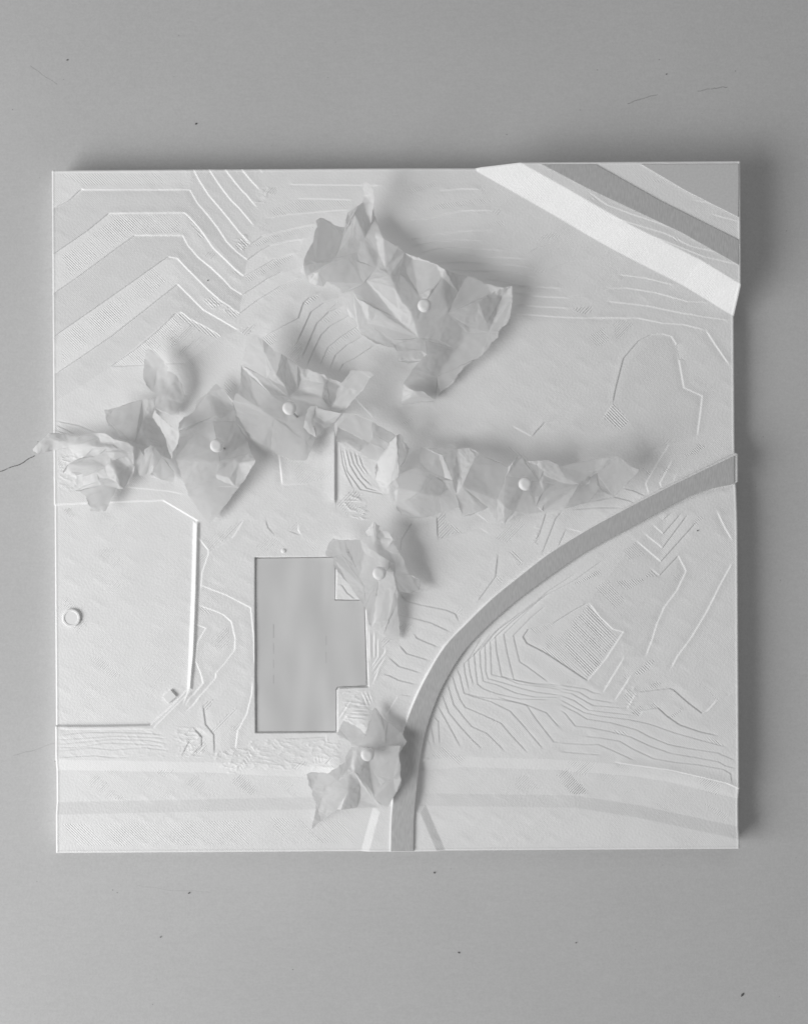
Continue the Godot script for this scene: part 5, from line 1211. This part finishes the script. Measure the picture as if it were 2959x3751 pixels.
	hatch(0, 1.3, [-26.6,-60.7,-24.7,-62.2,-21.7,-63.3,-23.6,-61.5,-25.4,-60])
	hatch(0, 1.2, [-21.4,-55.5,-16.1,-59,-15.7,-57.7,-19.9,-54.7])
	hatch(0, 1.3, [-19.5,-47.2,-15.4,-50.6,-10.9,-53.5,-10.1,-52.4,-14.6,-49.8,-18.4,-46.8,-20.7,-43.5])
	hatch(1, 1.4, [-24.4,-43.5,-23.7,-45.4,-22.5,-46.5,-22.9,-44.6])
	hatch(1, 0.9, [-20.6,-57.7,-16.4,-61.4,-16.8,-59.9,-20.2,-57])
	hatch(0, 1.1, [-38.4,-50.7,-33.4,-52.9,-35.3,-48.8,-36.8,-48.4])
	hatch(1, 1, [-32.6,-46.5,-28.1,-49.5,-26.6,-48,-28.2,-42.8])
	hatch(0, 0.9, [4.6,-93.9,12.2,-96.1,12.9,-95,4.6,-92.4])
	hatch(0, 0.9, [5.7,-86.4,12.1,-89.3,22.6,-90.8,28.6,-91.1,28.6,-90,19.6,-88.9,12.1,-87.8])
	hatch(1, 1.4, [28.6,-87.7,30.8,-88.3,31.6,-87.3,30.4,-86.2])
	hatch(1, 1.2, [24.9,-93.9,26,-93.9,27.5,-92.2,26.4,-92.6])
	hatch(1, 1.2, [39.3,-70.4,43.5,-70.8,45.3,-69.7,41.9,-69.3])
	hatch(1, 1.2, [37.8,-65.2,39.7,-65,40.8,-63.7,39.3,-64.1])
	hatch(1, 1.3, [52.6,-58.9,58.4,-59.6,58,-58,56.1,-57.2,53.1,-58])
	hatch(1, 0.8, [50.9,-67.7,54.3,-69,55.4,-68.1,52.4,-66.6])
	hatch(1, 0.6, [39.8,-79.4,47.6,-81.3,48.8,-80.1,40.5,-78.3])
	hatch(0, 0.5, [27.1,-84,32.3,-84.7,32.3,-83.2,27.8,-82.9])
	hatch(1, 0.9, [64.6,-54.9,66.9,-55.7,70.2,-54.1,65.7,-49.3,64.6,-51.9])
	hatch(0, 0.7, [56.7,-50.1,61.6,-53.8,63.1,-49.3,59.3,-47.1])
	hatch(0, 1.1, [69,-97,74.6,-94.8,79.1,-94.5,78.3,-94,74.2,-94.2])
	hatch(0, 1.2, [80.1,-78.2,82,-78,82.4,-76.9,80.9,-76.9])
	hatch(0, 1.3, [64.2,-31,68.7,-25.8,66,-23,61,-26.6])
	hatch(1, 1.2, [79.1,-20.8,81.2,-20.1,79.9,-18.2,78,-19.3])
	hatch(0, 1, [85.1,-15.2,89.2,-18.9,91.1,-18.1,88.8,-15.9])
	hatch(1, 1.3, [91.5,-15.1,93.3,-14.8,92.9,-13.8])
	hatch(0, 1, [72.3,-12.5,74.9,-10.4,74.2,-9.6])
	hatch(0, 1, [77.9,-9.6,79.8,-12.2,80.2,-11.1])
	hatch(0, 0.8, [86.1,5.4,88.7,2.1,90.2,2.8,88,5.1])
	hatch(0, 0.9, [-49.8,-37.7,-47.9,-38.9,-46.4,-37,-48.7,-33.6])
	hatch(0, 1.3, [-49.8,-37.4,-47.9,-39.2,-46.4,-37.3,-49.1,-33.6])
	hatch(1, 0.8, [-32.7,-15.2,-24.9,-15.1,-18.1,-21.1,-18.1,-9.8,-27.9,-7.6])
	hatch(1, 1.4, [-17.4,-2,-12.5,-6,-9.6,-4.2,-12.2,-2.3,-7.7,3,-10,1.5,-14.5,-1.2,-13,2.6])
	hatch(1, 1, [-31.7,5.4,-27.2,2.1,-28,4.3,-29.5,7])
	hatch(0, 0.7, [-27.2,7.3,-22.8,11.9,-24.3,11.9])
	hatch(1, 0.6, [-40.7,10.6,-37,7.7,-37.7,10.7])
	hatch(1, 1.5, [12,2.2,14.7,.7,14.3,3.4,18,6.7,12.7,8.6])
	hatch(1, 1.1, [20.2,6.4,22.1,3.8,21.7,6])
	hatch(0, 1, [15,3,19.5,6.8,18,7.1])
	hatch(0, 1.2, [32.8,-17.9,33.5,-18.4,39.1,-14.8,38,-14.5])
	hatch(0, 1.3, [33.3,12.5,34.4,12.1,37,15.5,36.3,15.8])
	hatch(0, 1.2, [29.2,19.5,31.4,20.7,30.3,21.8])
	hatch(1, 0.7, [28.5,8.3,36,3.1,38.2,4.6,32.2,9.8])
	hatch(1, 1.2, [40.5,8.8,42,6.1,41.6,10.6])
	hatch(0, 1, [25.9,3.4,27.8,2.7,26.6,3.8])
	hatch(0, 1.1, [4.3,-25.2,5.8,-28.2,1.3,-24.8])
	hatch(0, 1.1, [38.9,35.2,46.4,33,46,34.2,41.2,36.8])
	hatch(0, 1.0, [55.8,27.5,59.8,31.3,59.8,45.9,55.7,50.3,50.1,46.6,41.9,41.6,44.5,39.4,52.8,33.1])
	hatch(0, 1.0, [51.7,21.8,59.3,18,59.9,19.3,53.2,22.2])
	hatch(1, 0.9, [33.4,12.4,37.2,16.5,35.7,16.5])
	hatch(1, 1.1, [29.3,19.1,31.5,20.6,30,21.7])
	hatch(1, 1.2, [16.9,29.5,19.5,28.8,18.3,32.5])
	hatch(1, 0.9, [48.2,49.5,53.1,51.8,51.2,52.2])
	hatch(1, 1, [22.2,67.7,25.2,70.4,24.5,70.7])
	hatch(1, 1, [27.2,60.6,29.8,62.9,28.6,62.7])
	hatch(1, 0.8, [14.5,52,15.2,51.2,15.6,52.3])
	hatch(0, 1.0, [66.8,12.4,70.2,9.8,72.8,13.6,67.9,15.4])
	hatch(0, 1, [52,22.1,59.7,17.6,59.7,19.1,52.9,22.1])
	hatch(0, 0.7, [58.1,23.2,61.9,21,67.1,27.1,64.1,29.3])
	hatch(0, 1.1, [64.3,21.4,72.8,20.5,68.6,23.7,66.4,23.7])
	hatch(0, 1.2, [72.8,20.3,74.7,17.7,76.9,20,75,20])
	hatch(0, 0.8, [81.4,19.6,84.4,19.3,82.1,21.9])
	hatch(0, 1.2, [51.3,32.9,56.6,28.5,64.8,37.9,55.7,49.8,52.7,46.4,49.4,40.4])
	hatch(0, 1.2, [69.2,48.8,73.7,44.7,76,44,73.7,47.3,71.5,48.6])
	hatch(0, 1.2, [65.8,55.5,67.7,52.9,69.9,54.4,67.7,58.1])
	hatch(0, 1.1, [70.7,54,75.9,50.7,77.1,51.5,74.4,53.3])
	hatch(0, 0.9, [66.2,49.1,68.1,48,67,50.6])
	hatch(1, 1, [88.7,50.8,93.9,56.1,93.1,56.2])
	hatch(0, 1.1, [68.4,60,71.8,57.4,71.4,59.3,70.6,60.8])
	hatch(0, 1.1, [72.1,58.9,75.5,56.7,77,58.6])
	hatch(0, 1, [79.2,61.6,83.4,58.6,81.9,60.9])
	hatch(0, 0.8, [43.8,36.6,46.8,37,43.8,41.5])
	hatch(1, 1.1, [-85.6,76,-77.4,75.7,-82.3,78.8])
	hatch(1, 1.1, [-71.8,76.1,-64.3,75.8,-68.8,78.2])
	hatch(1, 1.1, [-57.5,76.4,-51.9,76.8,-54.2,78.1])
	hatch(1, 1, [-90.9,79.5,-87.9,76.9,-80.1,84.5,-84.9,84.4])
	hatch(1, 0.7, [-76.7,79.6,-72.5,78.2,-65.8,83.8,-71.5,84.5])
	hatch(1, 0.7, [-62.4,79.7,-59.4,77.1,-52.7,83.1,-56.5,83.9])
	hatch(1, 0.8, [-49,79.8,-45.9,77.2,-40.7,81.3,-43,83.6])
	hatch(0, 0.6, [-97.7,91.5,-42.7,90.7,-41.6,97.8,-93.3,97.9])
	hatch(1, 1.2, [-56.7,56.9,-54,55,-53.7,56.2,-55.9,58.8])
	hatch(1, 1.2, [-54.5,64.4,-47.3,57.7,-46.6,58.5,-53.4,65.2])
	hatch(1, 1.3, [-62.3,65.5,-59.7,63.3,-61.2,65.1])
	hatch(1, 1.4, [-59.4,70.7,-57.1,67,-55.6,68.1,-57.1,71.5])
	hatch(1, 0.9, [-52.3,71.2,-47.4,69.3,-48.1,70.4])
	hatch(1, 1.3, [-48.5,63.3,-45.8,62.2,-47.8,67.8])
	hatch(1, 0.7, [-48.4,78.6,-46.2,77.8,-40.9,82.3,-42.8,83.8])
	hatch(1, 0.7, [-36,79.4,-31.9,79.4,-27.8,83.2,-30.5,83.9])
	hatch(0, 0.6, [-37.2,89.9,-16.6,91.1,-11.8,97.5,-33.5,97.4])
	hatch(1, 1.2, [-31.2,75.3,-27.4,73.4,-26.3,74.2,-28.9,76.1])
	hatch(1, 1, [-28.5,77.6,-27,77.2,-26.7,78.3])
	hatch(1, 1.1, [49.5,73.7,58.9,74.4,54.4,78.4])
	hatch(1, 1.1, [46.5,78.4,49.5,76.9,56.2,83.7,51,83.7])
	hatch(0, 0.8, [10.2,72.2,13.6,69.6,19.6,73,18.1,75.2,15.8,73.7])
	hatch(1, 0.9, [18.8,79,23.3,82.7,21.4,82.7])
	hatch(1, 0.6, [34.5,79.1,38.3,78,42,82.1,35.3,82.4])
	hatch(1, 1.1, [49.5,74.1,58.4,74.4,55.8,78.1,52.4,78.1])
	hatch(1, 1, [64.1,74.9,70.1,75.5,67,78.1])
	hatch(1, 1, [47.6,76.9,49.8,76.2,55.8,82.9,52.8,84.1,47.5,81.4])
	hatch(1, 0.8, [58.8,78.1,64,78.1,69.3,82.7,65.5,84.5])
	hatch(1, 1.1, [86.5,79,88.8,79,94.7,80.9,94,84.7,91.4,83.5])
	hatch(1, 0.8, [73.7,84.9,79.7,88.7,77.5,88.3])
	hatch(1, 0.7, [89.5,86.5,97.3,90.3,95.8,92.2])
	hatch(0, 1.2, [62.3,64.6,66.7,65.4,67.9,66.5,64.1,66.1])
	hatch(0, 1.1, [89.2,67,92.6,67.8,96.3,70.1,91.8,68.9])
	hatch(1, 0.6, [-97.5,-.7,-95.3,-1.1,-93.8,1.2,-96,1.6])
	hatch(1, 0.7, [-87.8,-.6,-82.9,.5,-80.7,3.9,-83,6.5])
	hatch(1, 0.6, [-87.9,11.4,-83,10.6,-80,15.1,-83,16.6])
	hatch(1, 0.5, [-90.1,16.6,-86,16.6,-80.1,21.9,-81.6,23])
	hatch(1, 0.9, [-97.7,25.9,-96.2,25.5,-94.3,28.2,-96.6,28.2])
	hatch(1, 1, [-94.4,33.8,-91.4,31.6,-90.6,33.1,-92.9,35.7])
	hatch(1, 1, [-57.2,13,-55.3,12.3,-56.8,17.2])
	hatch(1, 0.8, [-56,8.2,-44.4,2.6,-48.5,7.1,-54.1,11.2])
	hatch(0, 0.9, [-57.2,28,-53.9,29.2,-54.3,30.3,-56.9,29.5])
	hatch(1, 0.9, [-54.3,37.4,-50.2,34.1,-48.7,34.8,-49.1,39.3,-52.1,40.8])
	hatch(1, 0.6, [-90.3,42.8,-86.6,42.8,-81,48.1,-83.2,48.8])
	hatch(1, 0.5, [-75,45.9,-70.5,44.4,-67.5,49.7,-70.5,50.4])
	hatch(1, 0.6, [-74.3,54.1,-70.5,50.4,-70.5,55.7])
	hatch(1, 1.3, [-4.3,37.8,-3.2,37.1,-1.3,37.9,-3.6,40.5])
	hatch(1, 1, [.9,33.8,5.4,33,3.6,35.6,1.3,35.6])
	hatch(1, 0.6, [-40.9,10.3,-35.6,7.7,-33.7,9.2,-38.3,12.2])
	hatch(0, 0.9, [-25.5,7.7,-23.3,11.5,-23.6,11.9])
	hatch(1, 0.9, [-98.8,-15.6,-95.4,-17,-95.8,-14.1,-98.5,-11.8])
	hatch(1, 0.7, [-97,-.6,-95.1,-1.3,-93.7,.9,-95.5,1.3])
